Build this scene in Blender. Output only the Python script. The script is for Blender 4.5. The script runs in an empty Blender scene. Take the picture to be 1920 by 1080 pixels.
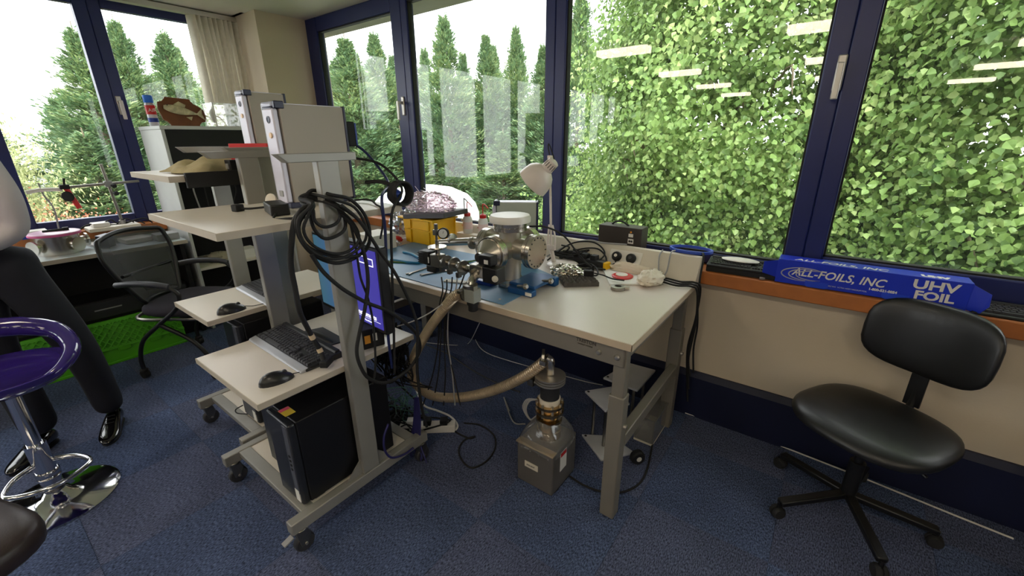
import bpy, bmesh, math, random
import numpy as np
from mathutils import Vector, Matrix, Euler
random.seed(7); rng = np.random.default_rng(7)
S = bpy.context.scene; COL = S.collection
# ---------------------------------------------------------------- camera
F, PITCH, YAW, ROLL = 794.0, math.radians(19.35), math.radians(36.9), math.radians(0.38)
CAM = Vector((0, 0, 1.5))
fw = Vector((-math.sin(YAW)*math.cos(PITCH), math.cos(YAW)*math.cos(PITCH), -math.sin(PITCH)))
r0 = Vector((math.cos(YAW), math.sin(YAW), 0)); u0 = r0.cross(fw)
rt = r0*math.cos(ROLL)-u0*math.sin(ROLL); up = r0*math.sin(ROLL)+u0*math.cos(ROLL)
cd = bpy.data.cameras.new('camera'); cam = bpy.data.objects.new('camera', cd); COL.objects.link(cam)
cd.sensor_width = 36; cd.lens = F/1920*36; cd.clip_start = .05; cd.clip_end = 300
m3 = Matrix((rt, up, -fw)).transposed()
cam.matrix_world = Matrix.Translation(CAM) @ m3.to_4x4()
S.camera = cam
# ---------------------------------------------------------------- sky, sun, exposure
W = bpy.data.worlds.new('overcast_sky'); S.world = W; W.use_nodes = True
nt = W.node_tree; bg = nt.nodes['Background']
bg.inputs[0].default_value = (.98, .95, 1.0, 1); bg.inputs[1].default_value = 4.0
sd = bpy.data.lights.new('sun', 'SUN'); sd.energy = 5.0; sd.angle = math.radians(18); sd.color = (1, .96, .88)
sun = bpy.data.objects.new('sun', sd); COL.objects.link(sun)
sun.rotation_euler = Vector((-.45, .55, -.9)).to_track_quat('-Z', 'Y').to_euler()
S.view_settings.view_transform = 'Standard'; S.view_settings.look = 'None'
S.view_settings.gamma = 1; S.view_settings.use_curve_mapping = False
S.view_settings.exposure = 0.58
LAMP_POWER = 12.0
# ---------------------------------------------------------------- helpers
def lin(c):
    return tuple(((x/255)/12.92 if x/255 <= .04045 else ((x/255+.055)/1.055)**2.4) for x in c)+(1,)
MAT = {}
def mat(n, c, r=.5, m=0, var=.10, scale=9, bump=0, bscale=250, spec=.5, coat=0, emit=0, trans=0, alpha=1, sheen=0):
    if n in MAT: return MAT[n]
    M = bpy.data.materials.new(n); M.use_nodes = True; t = M.node_tree; b = t.nodes['Principled BSDF']
    tc = t.nodes.new('ShaderNodeTexCoord')
    if var:
        nz = t.nodes.new('ShaderNodeTexNoise'); nz.inputs['Scale'].default_value = scale; nz.inputs['Detail'].default_value = 4
        rp = t.nodes.new('ShaderNodeMapRange'); rp.inputs[1].default_value = .3; rp.inputs[2].default_value = .7
        rp.inputs[3].default_value = 1-var; rp.inputs[4].default_value = 1+var
        mx = t.nodes.new('ShaderNodeMix'); mx.data_type = 'RGBA'; mx.blend_type = 'MULTIPLY'; mx.inputs[0].default_value = 1
        t.links.new(tc.outputs['Object'], nz.inputs['Vector']); t.links.new(nz.outputs[0], rp.inputs[0])
        mx.inputs[6].default_value = lin(c); t.links.new(rp.outputs[0], mx.inputs[7])
        t.links.new(mx.outputs[2], b.inputs['Base Color'])
    else: b.inputs['Base Color'].default_value = lin(c)
    b.inputs['Roughness'].default_value = r; b.inputs['Metallic'].default_value = m
    b.inputs['Specular IOR Level'].default_value = spec; b.inputs['Coat Weight'].default_value = coat
    b.inputs['Transmission Weight'].default_value = trans; b.inputs['Alpha'].default_value = alpha
    b.inputs['Sheen Weight'].default_value = sheen
    if emit:
        b.inputs['Emission Color'].default_value = lin(c); b.inputs['Emission Strength'].default_value = emit
    if bump:
        n2 = t.nodes.new('ShaderNodeTexNoise'); n2.inputs['Scale'].default_value = bscale; n2.inputs['Detail'].default_value = 3
        bp = t.nodes.new('ShaderNodeBump'); bp.inputs['Strength'].default_value = bump; bp.inputs['Distance'].default_value = .004
        t.links.new(tc.outputs['Object'], n2.inputs['Vector']); t.links.new(n2.outputs[0], bp.inputs['Height'])
        t.links.new(bp.outputs[0], b.inputs['Normal'])
    MAT[n] = M; return M
def glassmat(n, tint=(1, 1, 1), refl=1.0, rough=0.0, haze=0.0):
    if n in MAT: return MAT[n]
    M = bpy.data.materials.new(n); M.use_nodes = True; t = M.node_tree; t.nodes.clear()
    o = t.nodes.new('ShaderNodeOutputMaterial'); tr = t.nodes.new('ShaderNodeBsdfTransparent'); tr.inputs[0].default_value = (*tint, 1)
    gl = t.nodes.new('ShaderNodeBsdfGlossy'); gl.inputs['Roughness'].default_value = rough
    ge = t.nodes.new('ShaderNodeNewGeometry'); dt = t.nodes.new('ShaderNodeVectorMath'); dt.operation = 'DOT_PRODUCT'
    t.links.new(ge.outputs['Incoming'], dt.inputs[0]); t.links.new(ge.outputs['Normal'], dt.inputs[1])
    def mth(op, a, b):
        q = t.nodes.new('ShaderNodeMath'); q.operation = op
        for i_, v_ in enumerate((a, b)):
            if v_ is None: continue
            if isinstance(v_, float): q.inputs[i_].default_value = v_
            else: t.links.new(v_, q.inputs[i_])
        return q.outputs[0]
    fr = mth('ADD', mth('MULTIPLY', mth('POWER', mth('SUBTRACT', 1.0, mth('ABSOLUTE', dt.outputs['Value'], None)), 5.0), .96), .04)
    mu = t.nodes.new('ShaderNodeMath'); mu.operation = 'MULTIPLY'; mu.inputs[1].default_value = refl; mu.use_clamp = True
    mx = t.nodes.new('ShaderNodeMixShader'); t.links.new(fr, mu.inputs[0]); t.links.new(mu.outputs[0], mx.inputs[0])
    t.links.new(tr.outputs[0], mx.inputs[1]); t.links.new(gl.outputs[0], mx.inputs[2]); last = mx
    if haze:
        df = t.nodes.new('ShaderNodeBsdfDiffuse'); df.inputs[0].default_value = (.9, .9, .9, 1)
        m2 = t.nodes.new('ShaderNodeMixShader'); m2.inputs[0].default_value = haze
        t.links.new(last.outputs[0], m2.inputs[1]); t.links.new(df.outputs[0], m2.inputs[2]); last = m2
    t.links.new(last.outputs[0], o.inputs[0]); MAT[n] = M; return M
def leafmat(n, c1, c2, c3, transl=.45, scale=.8):
    M = bpy.data.materials.new(n); M.use_nodes = True; t = M.node_tree; t.nodes.clear()
    o = t.nodes.new('ShaderNodeOutputMaterial'); g = t.nodes.new('ShaderNodeNewGeometry'); tc = t.nodes.new('ShaderNodeTexCoord')
    nz = t.nodes.new('ShaderNodeTexNoise'); nz.inputs['Scale'].default_value = scale; nz.inputs['Detail'].default_value = 3
    t.links.new(tc.outputs['Object'], nz.inputs['Vector'])
    ad = t.nodes.new('ShaderNodeMath'); ad.operation = 'MULTIPLY_ADD'; ad.inputs[1].default_value = .6
    t.links.new(g.outputs['Random Per Island'], ad.inputs[0])
    sc = t.nodes.new('ShaderNodeMath'); sc.operation = 'MULTIPLY_ADD'; sc.inputs[1].default_value = 1.4; sc.inputs[2].default_value = -.5
    t.links.new(nz.outputs[0], sc.inputs[0]); t.links.new(sc.outputs[0], ad.inputs[2])
    cr = t.nodes.new('ShaderNodeValToRGB'); e = cr.color_ramp.elements
    e[0].color = lin(c1); e[1].color = lin(c3); k = e.new(.5); k.color = lin(c2)
    t.links.new(ad.outputs[0], cr.inputs[0])
    d = t.nodes.new('ShaderNodeBsdfPrincipled'); d.inputs['Roughness'].default_value = .45; d.inputs['Specular IOR Level'].default_value = .35
    tl = t.nodes.new('ShaderNodeBsdfTranslucent')
    t.links.new(cr.outputs[0], d.inputs['Base Color']); t.links.new(cr.outputs[0], tl.inputs[0])
    mx = t.nodes.new('ShaderNodeMixShader'); mx.inputs[0].default_value = transl
    t.links.new(d.outputs[0], mx.inputs[1]); t.links.new(tl.outputs[0], mx.inputs[2]); t.links.new(mx.outputs[0], o.inputs[0])
    MAT[n] = M; return M
OFF = {}
def tag(o, label=None, cat=None, group=None, kind=None):
    if label: o['label'] = label
    if cat: o['category'] = cat
    if group: o['group'] = group
    if kind: o['kind'] = kind
    return o
def thing(name, label, cat, loc=(0, 0, 0), rz=0, group=None, kind=None, local=False):
    """Empty at the base of a thing; its parts are given in world coordinates unless local."""
    o = bpy.data.objects.new(name, None); COL.objects.link(o); o.location = loc; o.rotation_euler = (0, 0, rz)
    o.empty_display_size = .05
    if not local: OFF[o.name] = Vector(loc)
    return tag(o, label, cat, group, kind)
def link(o, parent=None, **k):
    COL.objects.link(o)
    if parent is not None: o.parent = parent
    return tag(o, **k)
def spline(pts, k=6, closed=False):
    P = [Vector(p) for p in pts]; n = len(P); out = []
    if n < 3 or k < 2: return P
    rngn = n if closed else n-1
    for i in range(rngn):
        a, b, c, d = (P[(i-1) % n] if closed or i > 0 else P[0]*2-P[1]), P[i], P[(i+1) % n], (P[(i+2) % n] if closed or i+2 < n else P[-1]*2-P[-2])
        for j in range(k):
            t = j/k
            out.append(.5*((2*b)+(c-a)*t+(2*a-5*b+4*c-d)*t*t+(-a+3*b-3*c+d)*t**3))
    if not closed: out.append(P[-1])
    return out
class G:
    def __init__(s): s.v = []; s.f = []; s.mi = []; s.cur = 0
    def add(s, v, f):
        n = len(s.v); s.v += [Vector(p) for p in v]; s.f += [tuple(i+n for i in q) for q in f]; s.mi += [s.cur]*len(f); return s
    def box(s, x0, x1, y0, y1, z0, z1):
        return s.add([(x0, y0, z0), (x1, y0, z0), (x1, y1, z0), (x0, y1, z0), (x0, y0, z1), (x1, y0, z1), (x1, y1, z1), (x0, y1, z1)],
                     [(0, 3, 2, 1), (4, 5, 6, 7), (0, 1, 5, 4), (1, 2, 6, 5), (2, 3, 7, 6), (3, 0, 4, 7)])
    def obox(s, c, d, rot=(0, 0, 0)):
        R = Euler(rot).to_matrix(); c = Vector(c); h = Vector(d)/2
        v = [c+R@Vector((sx*h.x, sy*h.y, sz*h.z)) for sx, sy, sz in [(-1, -1, -1), (1, -1, -1), (1, 1, -1), (-1, 1, -1), (-1, -1, 1), (1, -1, 1), (1, 1, 1), (-1, 1, 1)]]
        return s.add(v, [(0, 3, 2, 1), (4, 5, 6, 7), (0, 1, 5, 4), (1, 2, 6, 5), (2, 3, 7, 6), (3, 0, 4, 7)])
    def bar(s, a, b, w, h, upv=(0, 0, 1)):
        a, b = Vector(a), Vector(b); d = (b-a).normalized(); u = Vector(upv)
        if abs(d.dot(u)) > .99: u = Vector((0, 1, 0))
        x = d.cross(u).normalized()*w/2; y = x.normalized().cross(d)*h/2
        v = [a-x-y, a+x-y, a+x+y, a-x+y, b-x-y, b+x-y, b+x+y, b-x+y]
        return s.add(v, [(0, 3, 2, 1), (4, 5, 6, 7), (0, 1, 5, 4), (1, 2, 6, 5), (2, 3, 7, 6), (3, 0, 4, 7)])
    def tube(s, pts, r, n=8, k=6, closed=False, ry=None):
        P = spline(pts, k, closed); N = len(P); R = r if callable(r) else (lambda t: r)
        T = []
        for i in range(N):
            a = P[(i-1) % N] if closed or i else P[0]; b = P[(i+1) % N] if closed or i < N-1 else P[-1]
            d = b-a; T.append(d.normalized() if d.length > 1e-9 else Vector((0, 0, 1)))
        u = T[0].orthogonal().normalized(); base = len(s.v); v = []
        for i in range(N):
            u = (u-T[i]*u.dot(T[i])); u = u.normalized() if u.length > 1e-6 else T[i].orthogonal().normalized()
            w = T[i].cross(u); rr = R(i/(N-1))
            for j in range(n):
                a = 2*math.pi*j/n; v.append(P[i]+(u*math.cos(a)+w*math.sin(a))*rr)
        f = []
        for i in range(N if closed else N-1):
            i2 = (i+1) % N
            for j in range(n):
                j2 = (j+1) % n; f.append((i*n+j, i*n+j2, i2*n+j2, i2*n+j))
        if not closed: f += [tuple(reversed(range(n))), tuple((N-1)*n+j for j in range(n))]
        return s.add(v, f)
    def lathe(s, prof, o=(0, 0, 0), ax=(0, 0, 1), n=24):
        o = Vector(o); Q = Vector((0, 0, 1)).rotation_difference(Vector(ax).normalized()).to_matrix(); v = []; f = []
        L = len(prof)
        for r, z in prof:
            for j in range(n):
                a = 2*math.pi*j/n; v.append(o+Q@Vector((r*math.cos(a), r*math.sin(a), z)))
        for i in range(L-1):
            for j in range(n):
                j2 = (j+1) % n; f.append((i*n+j, i*n+j2, (i+1)*n+j2, (i+1)*n+j))
        if prof[0][0] > 1e-6: f.append(tuple(reversed(range(n))))
        if prof[-1][0] > 1e-6: f.append(tuple((L-1)*n+j for j in range(n)))
        return s.add(v, f)
    def cyl(s, a, b, r, r2=None, n=16):
        a, b = Vector(a), Vector(b); return s.lathe([(r, 0), (r if r2 is None else r2, (b-a).length)], a, b-a, n)
    def prism(s, poly, a, b, ax='z'):
        def p(u, v, w): return {'z': (u, v, w), 'y': (u, w, v), 'x': (w, u, v)}[ax]
        n = len(poly); v = [p(*q, a) for q in poly]+[p(*q, b) for q in poly]
        f = [tuple(reversed(range(n))), tuple(range(n, 2*n))]+[(i, (i+1) % n, n+(i+1) % n, n+i) for i in range(n)]
        return s.add(v, f)
    def ell(s, c, r, rot=(0, 0, 0), nu=16, nv=10, pw=1.0, cut=None):
        R = Euler(rot).to_matrix(); c = Vector(c); v = []; f = []
        def sp(x): return math.copysign(abs(x)**pw, x)
        for i in range(nv+1):
            th = math.pi*i/nv
            for j in range(nu):
                a = 2*math.pi*j/nu
                z = -math.cos(th)
                if cut is not None: z = max(z, cut)
                v.append(c+R@Vector((r[0]*sp(math.sin(th))*sp(math.cos(a)), r[1]*sp(math.sin(th))*sp(math.sin(a)), r[2]*sp(z))))
        for i in range(nv):
            for j in range(nu):
                j2 = (j+1) % nu; f.append((i*nu+j, i*nu+j2, (i+1)*nu+j2, (i+1)*nu+j))
        return s.add(v, f)
    def xf(s, M, start=0):
        for i in range(start, len(s.v)): s.v[i] = M@s.v[i]
        return s
    def mesh(s, name, off=None):
        me = bpy.data.meshes.new(name)
        me.from_pydata([tuple(p-off) if off is not None else tuple(p) for p in s.v], [], s.f); return me
    def mk(s, name, m, parent=None, bev=0, smooth=35, seg=2, solid=0, sub=0, **k):
        off = OFF.get(parent.name) if parent is not None else None
        me = s.mesh(name, off)
        bm = bmesh.new(); bm.from_mesh(me); bmesh.ops.remove_doubles(bm, verts=bm.verts, dist=1e-6)
        bmesh.ops.recalc_face_normals(bm, faces=bm.faces); bm.to_mesh(me); bm.free()
        for q in (m if isinstance(m, (list, tuple)) else [m]): me.materials.append(q)
        if isinstance(m, (list, tuple)) and len(me.polygons) == len(s.mi): me.polygons.foreach_set('material_index', s.mi)
        if smooth:
            me.polygons.foreach_set('use_smooth', [True]*len(me.polygons)); me.set_sharp_from_angle(angle=math.radians(smooth))
        o = bpy.data.objects.new(name, me); link(o, parent, **k)
        if off is not None: OFF[o.name] = off
        if solid:
            md = o.modifiers.new('solid', 'SOLIDIFY'); md.thickness = solid; md.offset = 0
        if bev:
            md = o.modifiers.new('bevel', 'BEVEL'); md.width = bev; md.segments = seg; md.limit_method = 'ANGLE'; md.angle_limit = math.radians(40)
        if sub:
            md = o.modifiers.new('sub', 'SUBSURF'); md.levels = sub; md.render_levels = sub
        return o
def children(o): return [c for c in COL.objects if c.parent == o]
def copy_tree(o, parent=None, kids=None):
    c = o.copy(); COL.objects.link(c); c.parent = parent
    for ch in children(o): copy_tree(ch, c)
    return c
def text(name, body, size, m, loc, rot, parent=None, ext=.0006, bold=0, shear=0, align='LEFT', sx=1.0, **k):
    cu = bpy.data.curves.new(name, 'FONT'); cu.body = body; cu.size = size; cu.extrude = ext; cu.offset = bold; cu.shear = shear
    cu.align_x = align; cu.resolution_u = 3
    tmp = bpy.data.objects.new(name+'_curve', cu); me = bpy.data.meshes.new_from_object(tmp); bpy.data.objects.remove(tmp)
    me.materials.clear(); me.materials.append(m); o = bpy.data.objects.new(name, me)
    off = OFF.get(parent.name) if parent is not None else None
    link(o, parent, **k); o.location = Vector(loc)-(off if off is not None else Vector((0, 0, 0))); o.rotation_euler = rot; o.scale.x = sx
    return o
def at(x, y, plane, v):
    """point where the line of sight through pixel x, y of the 1920 x 1080 frame meets the plane X, Y or Z = v"""
    d = fw+rt*((x-960)/F)-up*((y-540)/F); i = 'xyz'.index(plane)
    return CAM+d*((v-CAM[i])/d[i])
def leafmesh(name, c, ax, nm, L, Wd, fold=.15, full=False):
    """many folded leaf blades: c centre of the stalk, ax along the leaf, nm normal (numpy arrays)"""
    ax = ax/np.linalg.norm(ax, axis=1)[:, None]; sd_ = np.cross(ax, nm); sd_ /= np.linalg.norm(sd_, axis=1)[:, None]+1e-9
    nn = np.cross(sd_, ax); L = np.asarray(L)[:, None]; Wd = np.asarray(Wd)[:, None]
    if full:
        e1 = nn*Wd*fold
        V = np.stack([c, c+ax*L*.30+sd_*Wd*.5+e1, c+ax*L*.66+sd_*Wd*.34+e1*.8, c+ax*L-nn*L*.06, c+ax*L*.66-sd_*Wd*.34+e1*.8, c+ax*L*.30-sd_*Wd*.5+e1], 1).reshape(-1, 3)
        n = len(c); idx = np.arange(n)*6; Fc = np.stack([idx, idx+1, idx+2, idx+3, idx, idx+3, idx+4, idx+5], 1).reshape(-1)
        me = bpy.data.meshes.new(name); me.vertices.add(n*6); me.vertices.foreach_set('co', V.astype(np.float32).ravel())
        me.loops.add(n*8); me.loops.foreach_set('vertex_index', Fc.astype(np.int32))
        me.polygons.add(n*2); me.polygons.foreach_set('loop_start', np.arange(n*2, dtype=np.int32)*4)
        me.update(calc_edges=True); me.validate(); return me
    V = np.stack([c, c+ax*L*.42+sd_*Wd*.5+nn*Wd*fold, c+ax*L, c+ax*L*.42-sd_*Wd*.5+nn*Wd*fold], 1).reshape(-1, 3)
    n = len(c); idx = np.arange(n)*4
    Fc = np.stack([idx, idx+1, idx+2, idx, idx+2, idx+3], 1).reshape(-1)
    me = bpy.data.meshes.new(name); me.vertices.add(n*4); me.vertices.foreach_set('co', V.astype(np.float32).ravel())
    me.loops.add(n*6); me.loops.foreach_set('vertex_index', Fc.astype(np.int32))
    me.polygons.add(n*2); me.polygons.foreach_set('loop_start', np.arange(n*2, dtype=np.int32)*3)
    me.update(calc_edges=True); me.validate(); return me
# ---------------------------------------------------------------- materials
plaster = mat('cream_plaster', (204, 190, 168), .9, var=.03, scale=2, bump=.15, bscale=120)
lowbm = mat('low_bounce_grey', (120, 118, 122), .9, var=.04, scale=2)  # invented darker grey for the unseen walls, to cut bounced light
ceilm = mat('white_ceiling', (222, 216, 206), .95, var=.02, scale=2)
navy = mat('navy_window_frame', (26, 36, 92), .38, var=.06)
navyb = mat('navy_skirting', (16, 22, 52), .5, var=.08)
oak = mat('orange_wood', (176, 106, 52), .42, var=.12, scale=14)
silver = mat('silver_handle', (196, 192, 184), .4, .6, var=.04)
gasket = mat('black_gasket', (18, 18, 20), .7, var=.05)
blind = mat('fabric_blind', (236, 230, 214), .9, var=.05, scale=30)
glass = glassmat('window_glass', (.93, .96, .94), 1.0, 0, .012)
softm = mat('soffit_render', (175, 168, 160), .9, var=.05)
def carpet(n, c, ang):
    M = mat(n, c, 1.0, var=.18, scale=3, spec=.1); t = M.node_tree; b = t.nodes['Principled BSDF']
    tc = [x for x in t.nodes if x.type == 'TEX_COORD'][0]
    mp = t.nodes.new('ShaderNodeMapping'); mp.inputs['Rotation'].default_value[2] = ang; mp.inputs['Scale'].default_value = (1, .35, 1)
    nz = t.nodes.new('ShaderNodeTexNoise'); nz.inputs['Scale'].default_value = 260; nz.inputs['Detail'].default_value = 2
    t.links.new(tc.outputs['Object'], mp.inputs[0]); t.links.new(mp.outputs[0], nz.inputs['Vector'])
    rp = t.nodes.new('ShaderNodeMapRange'); rp.inputs[1].default_value = .32; rp.inputs[2].default_value = .68; rp.inputs[3].default_value = .35; rp.inputs[4].default_value = 1.8
    t.links.new(nz.outputs[0], rp.inputs[0])
    old = [x for x in t.nodes if x.type == 'MIX'][0]; mx = t.nodes.new('ShaderNodeMix'); mx.data_type = 'RGBA'; mx.blend_type = 'MULTIPLY'; mx.inputs[0].default_value = 1
    t.links.new(old.outputs[2], mx.inputs[6]); t.links.new(rp.outputs[0], mx.inputs[7]); t.links.new(mx.outputs[2], b.inputs['Base Color'])
    bp = t.nodes.new('ShaderNodeBump'); bp.inputs['Strength'].default_value = .9; bp.inputs['Distance'].default_value = .006
    t.links.new(nz.outputs[0], bp.inputs['Height']); t.links.new(bp.outputs[0], b.inputs['Normal']); return M
carp = [carpet('carpet_blue', (78, 90, 120), 0), carpet('carpet_blue_turned', (84, 91, 117), math.pi/2)]
# ---------------------------------------------------------------- room shell
XL, XR, YB, YW, H = -4.53, 4.2, -9.0, 2.28, 2.5
fl = tag(G().box(XL, XR, YB, YW, -.15, -.008).mk('floor', carp[0], smooth=0), kind='structure')
tm = {}
ix = 0
x = -4.43
for i in range(12):
    for j in range(8):
        x0 = -4.43+.5*i; y0 = -1.505+.5*j; x1 = x0+.4985; y1 = min(y0+.4985, YW)
        key = round(y1-y0, 3), (i+j) % 2
        if key not in tm:
            g = G().box(0, x1-x0, 0, y1-y0, -.008, 0); me = g.mesh('carpet_tile'); me.materials.append(carp[(i+j) % 2]); tm[key] = me
        o = bpy.data.objects.new('carpet_tile', tm[key]); link(o, fl); o.location = (x0, y0, 0)
tag(G().box(XL-.4, XR+.2, YB-.2, YW+.5, H, H+.25).mk('ceiling', ceilm, smooth=0), kind='structure')
# wall below the long window, its skirting and sill
tag(G().box(XL, XR, YW, YW+.25, -.15, .80).mk('wall_window', plaster, smooth=0), kind='structure')
tag(G().prism([(YW-.035, .0), (YW-.035, .245), (YW-.012, .272), (YW, .272), (YW, 0)], -3.2, XR, 'x').mk('baseboard_window', navyb, smooth=0), kind='structure')
tag(G().box(-4.03, XR, 2.205, 2.375, .80, .868).mk('trim_1', oak, bev=.006), kind='structure')
# corner pier between the two window walls, left wall with its sill
tag(G().box(XL-.1, -4.03, 1.93, YW+.25, -.15, H).mk('wall_pillar', plaster, smooth=0), kind='structure')
tag(G().box(XL-.3, XL, YB, 1.93, -.15, .80).mk('wall_left', plaster, smooth=0), kind='structure')
tag(G().box(XL-.12, XL+.05, -6.0, 1.93, .80, .868).mk('trim_2', oak, bev=.006), kind='structure')
tag(G().box(XL, XL+.03, YB, 1.1, 0, .27).mk('baseboard_left', navyb, smooth=0), kind='structure')
tag(G().box(XL-.3, XL, YB, -6.0, .8, H).mk('wall_left_far', plaster, smooth=0), kind='structure')
tag(G().box(XL-.3, XR+.2, YB-.2, YB, -.15, H).mk('wall_back', lowbm, smooth=0), kind='structure')
tag(G().box(XR, XR+.2, YB, YW+.25, -.15, H).mk('wall_right', lowbm, smooth=0), kind='structure')
tag(G().box(XL-.5, XR+.2, 2.40, 2.62, 2.42, 2.62).box(XL-.5, -4.2, 1.9, 2.62, 2.5, 2.62).mk('soffit', softm, smooth=0), kind='structure')
# ---------------------------------------------------------------- windows
def hdl(parent, c, n, ax):
    """lever handle: back plate and a hanging lever; c centre of plate, n into the room, ax along the wall"""
    c, n, ax = Vector(c), Vector(n), Vector(ax)
    g = G(); g.bar(c+Vector((0, 0, .075)), c-Vector((0, 0, .06)), .032, .014, upv=n); h = g.mk('handle', silver, parent, bev=.005)
    a = c+n*.02+Vector((0, 0, .03)); g = G(); g.bar(a-n*.015, a+n*.03, .022, .022); g.bar(a+n*.032+Vector((0, 0, .012)), a+n*.032-Vector((0, 0, .125)), .024, .014, upv=n)
    g.mk('lever', silver, h, bev=.004)
def winy(name, x0, x1, z0, z1, fl, fr, fb, ft, handle=None, y=2.35):
    """window in the long wall: outer x0..x1, z0..z1; member widths left, right, bottom, top"""
    t = thing(name, None, None, ((x0+x1)/2, y, z0), kind='structure')
    G().box(x0, x0+fl, y, y+.07, z0, z1).mk('frame_stile', navy, t, bev=.006)
    G().box(x1-fr, x1, y, y+.07, z0, z1).mk('frame_stile', navy, t, bev=.006)
    G().box(x0+fl, x1-fr, y+.002, y+.068, z0, z0+fb).mk('frame_rail', navy, t, bev=.006)
    G().box(x0+fl, x1-fr, y+.002, y+.068, z1-ft, z1).mk('frame_rail', navy, t, bev=.006)
    a, b, c, d = x0+fl, x1-fr, z0+fb, z1-ft; w = .008
    G().box(a, a+w, y+.012, y+.05, c, d).box(b-w, b, y+.012, y+.05, c, d).box(a, b, y+.012, y+.05, c, c+w).box(a, b, y+.012, y+.05, d-w, d).mk('gasket', gasket, t, smooth=0)
    G().box(a, b, y+.030, y+.036, c, d).mk('pane', glass, t, smooth=0)
    if handle: hdl(t, (handle[0], y-.004, handle[1]), (0, -1, 0), (1, 0, 0))
    return t
Z0 = .868
winy('window_1', -4.03, -2.755, Z0, H, .17, .115, .09, .11, (-2.80, 1.74))
winy('window_2', -2.755, -1.445, Z0, H, .065, .065, .045, .07)
winy('window_3', -1.445, -.062, Z0, H, .07, .075, .06, .07)
winy('window_4', -.062, 1.35, Z0, H, .075, .075, .115, .11, (-.078, 1.74))
winy('window_5', 1.35, 2.75, Z0, H, .075, .075, .06, .07)
winy('window_6', 2.75, XR, Z0, H, .075, .075, .06, .07)
def winx(name, y0, y1, z0, z1, fl, fr, fb, ft, handle=None, x=-4.6):
    t = thing(name, None, None, (x, (y0+y1)/2, z0), kind='structure')
    G().box(x-.07, x, y0, y0+fl, z0, z1).mk('frame_stile', navy, t, bev=.006)
    G().box(x-.07, x, y1-fr, y1, z0, z1).mk('frame_stile', navy, t, bev=.006)
    G().box(x-.068, x-.002, y0+fl, y1-fr, z0, z0+fb).mk('frame_rail', navy, t, bev=.006)
    G().box(x-.068, x-.002, y0+fl, y1-fr, z1-ft, z1).mk('frame_rail', navy, t, bev=.006)
    G().box(x-.036, x-.030, y0+fl, y1-fr, z0+fb, z1-ft).mk('pane', glass, t, smooth=0)
    if handle: hdl(t, (x+.004, handle[0], handle[1]), (1, 0, 0), (0, 1, 0))
winx('window_7', 1.02, 1.93, Z0, H, .075, .10, .075, .065, (1.045, 1.76))
winx('window_8', .30, 1.02, Z0, H, .08, .08, .075, .065)
for i, (a, b) in enumerate([(-.6, .30), (-1.5, -.6), (-2.4, -1.5), (-3.3, -2.4), (-4.2, -3.3), (-5.1, -4.2), (-6, -5.1)]):
    winx('window_%d' % (9+i), a, b, Z0, H, .06, .06, .075, .065)
# vertical blind drawn aside at the end of the left window
bl = thing('vertical_blind', 'cream fabric vertical blind gathered beside the corner pillar', 'blind', (-4.40, 1.74, 1.628))
for i in range(9):
    y = 1.60+.038*i; a = math.radians(62+10*math.sin(i*2.1))
    dx, dy = .045*math.sin(a), .045*math.cos(a)
    g = G()
    pts = [Vector((-4.40-dx, y-dy, 0)), Vector((-4.40-.0+.012*math.cos(i), y, 0)), Vector((-4.40+dx, y+dy, 0))]
    v = [(p.x, p.y, z) for z in (1.628, 2.455) for p in pts]
    g.add(v, [(0, 1, 4, 3), (1, 2, 5, 4)]).mk('slat', blind, bl, solid=.0015)
G().box(-4.43, -4.365, -.3, 1.93, 2.455, 2.492).mk('head_rail', silver, bl, bev=.003)
# ---------------------------------------------------------------- ceiling lamps (seen mirrored in the glass)
lampm = mat('lamp_diffuser', (255, 240, 214), .5, var=0, emit=LAMP_POWER); lampf = mat('lamp_frame', (225, 222, 215), .5, var=.02)
first = None
for px in (-2.3, -.35, 1.6, 3.4):
    for py in (-.5, -2.7, -4.9, -7.1):
        if first is None:
            first = thing('ceiling_lamp', 'flat ceiling light with a warm white diffuser, mirrored in the glass', 'light', (px, py, H), 0, 'rows of ceiling lights', local=True)
            G().box(-.33, .33, -.12, .12, -.012, 0).mk('housing', lampf, first, bev=.004)
            G().box(-.30, .30, -.09, .09, -.075, -.012).mk('diffuser', lampm, first)
        else:
            o = copy_tree(first); o.location = (px, py, H)
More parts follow.
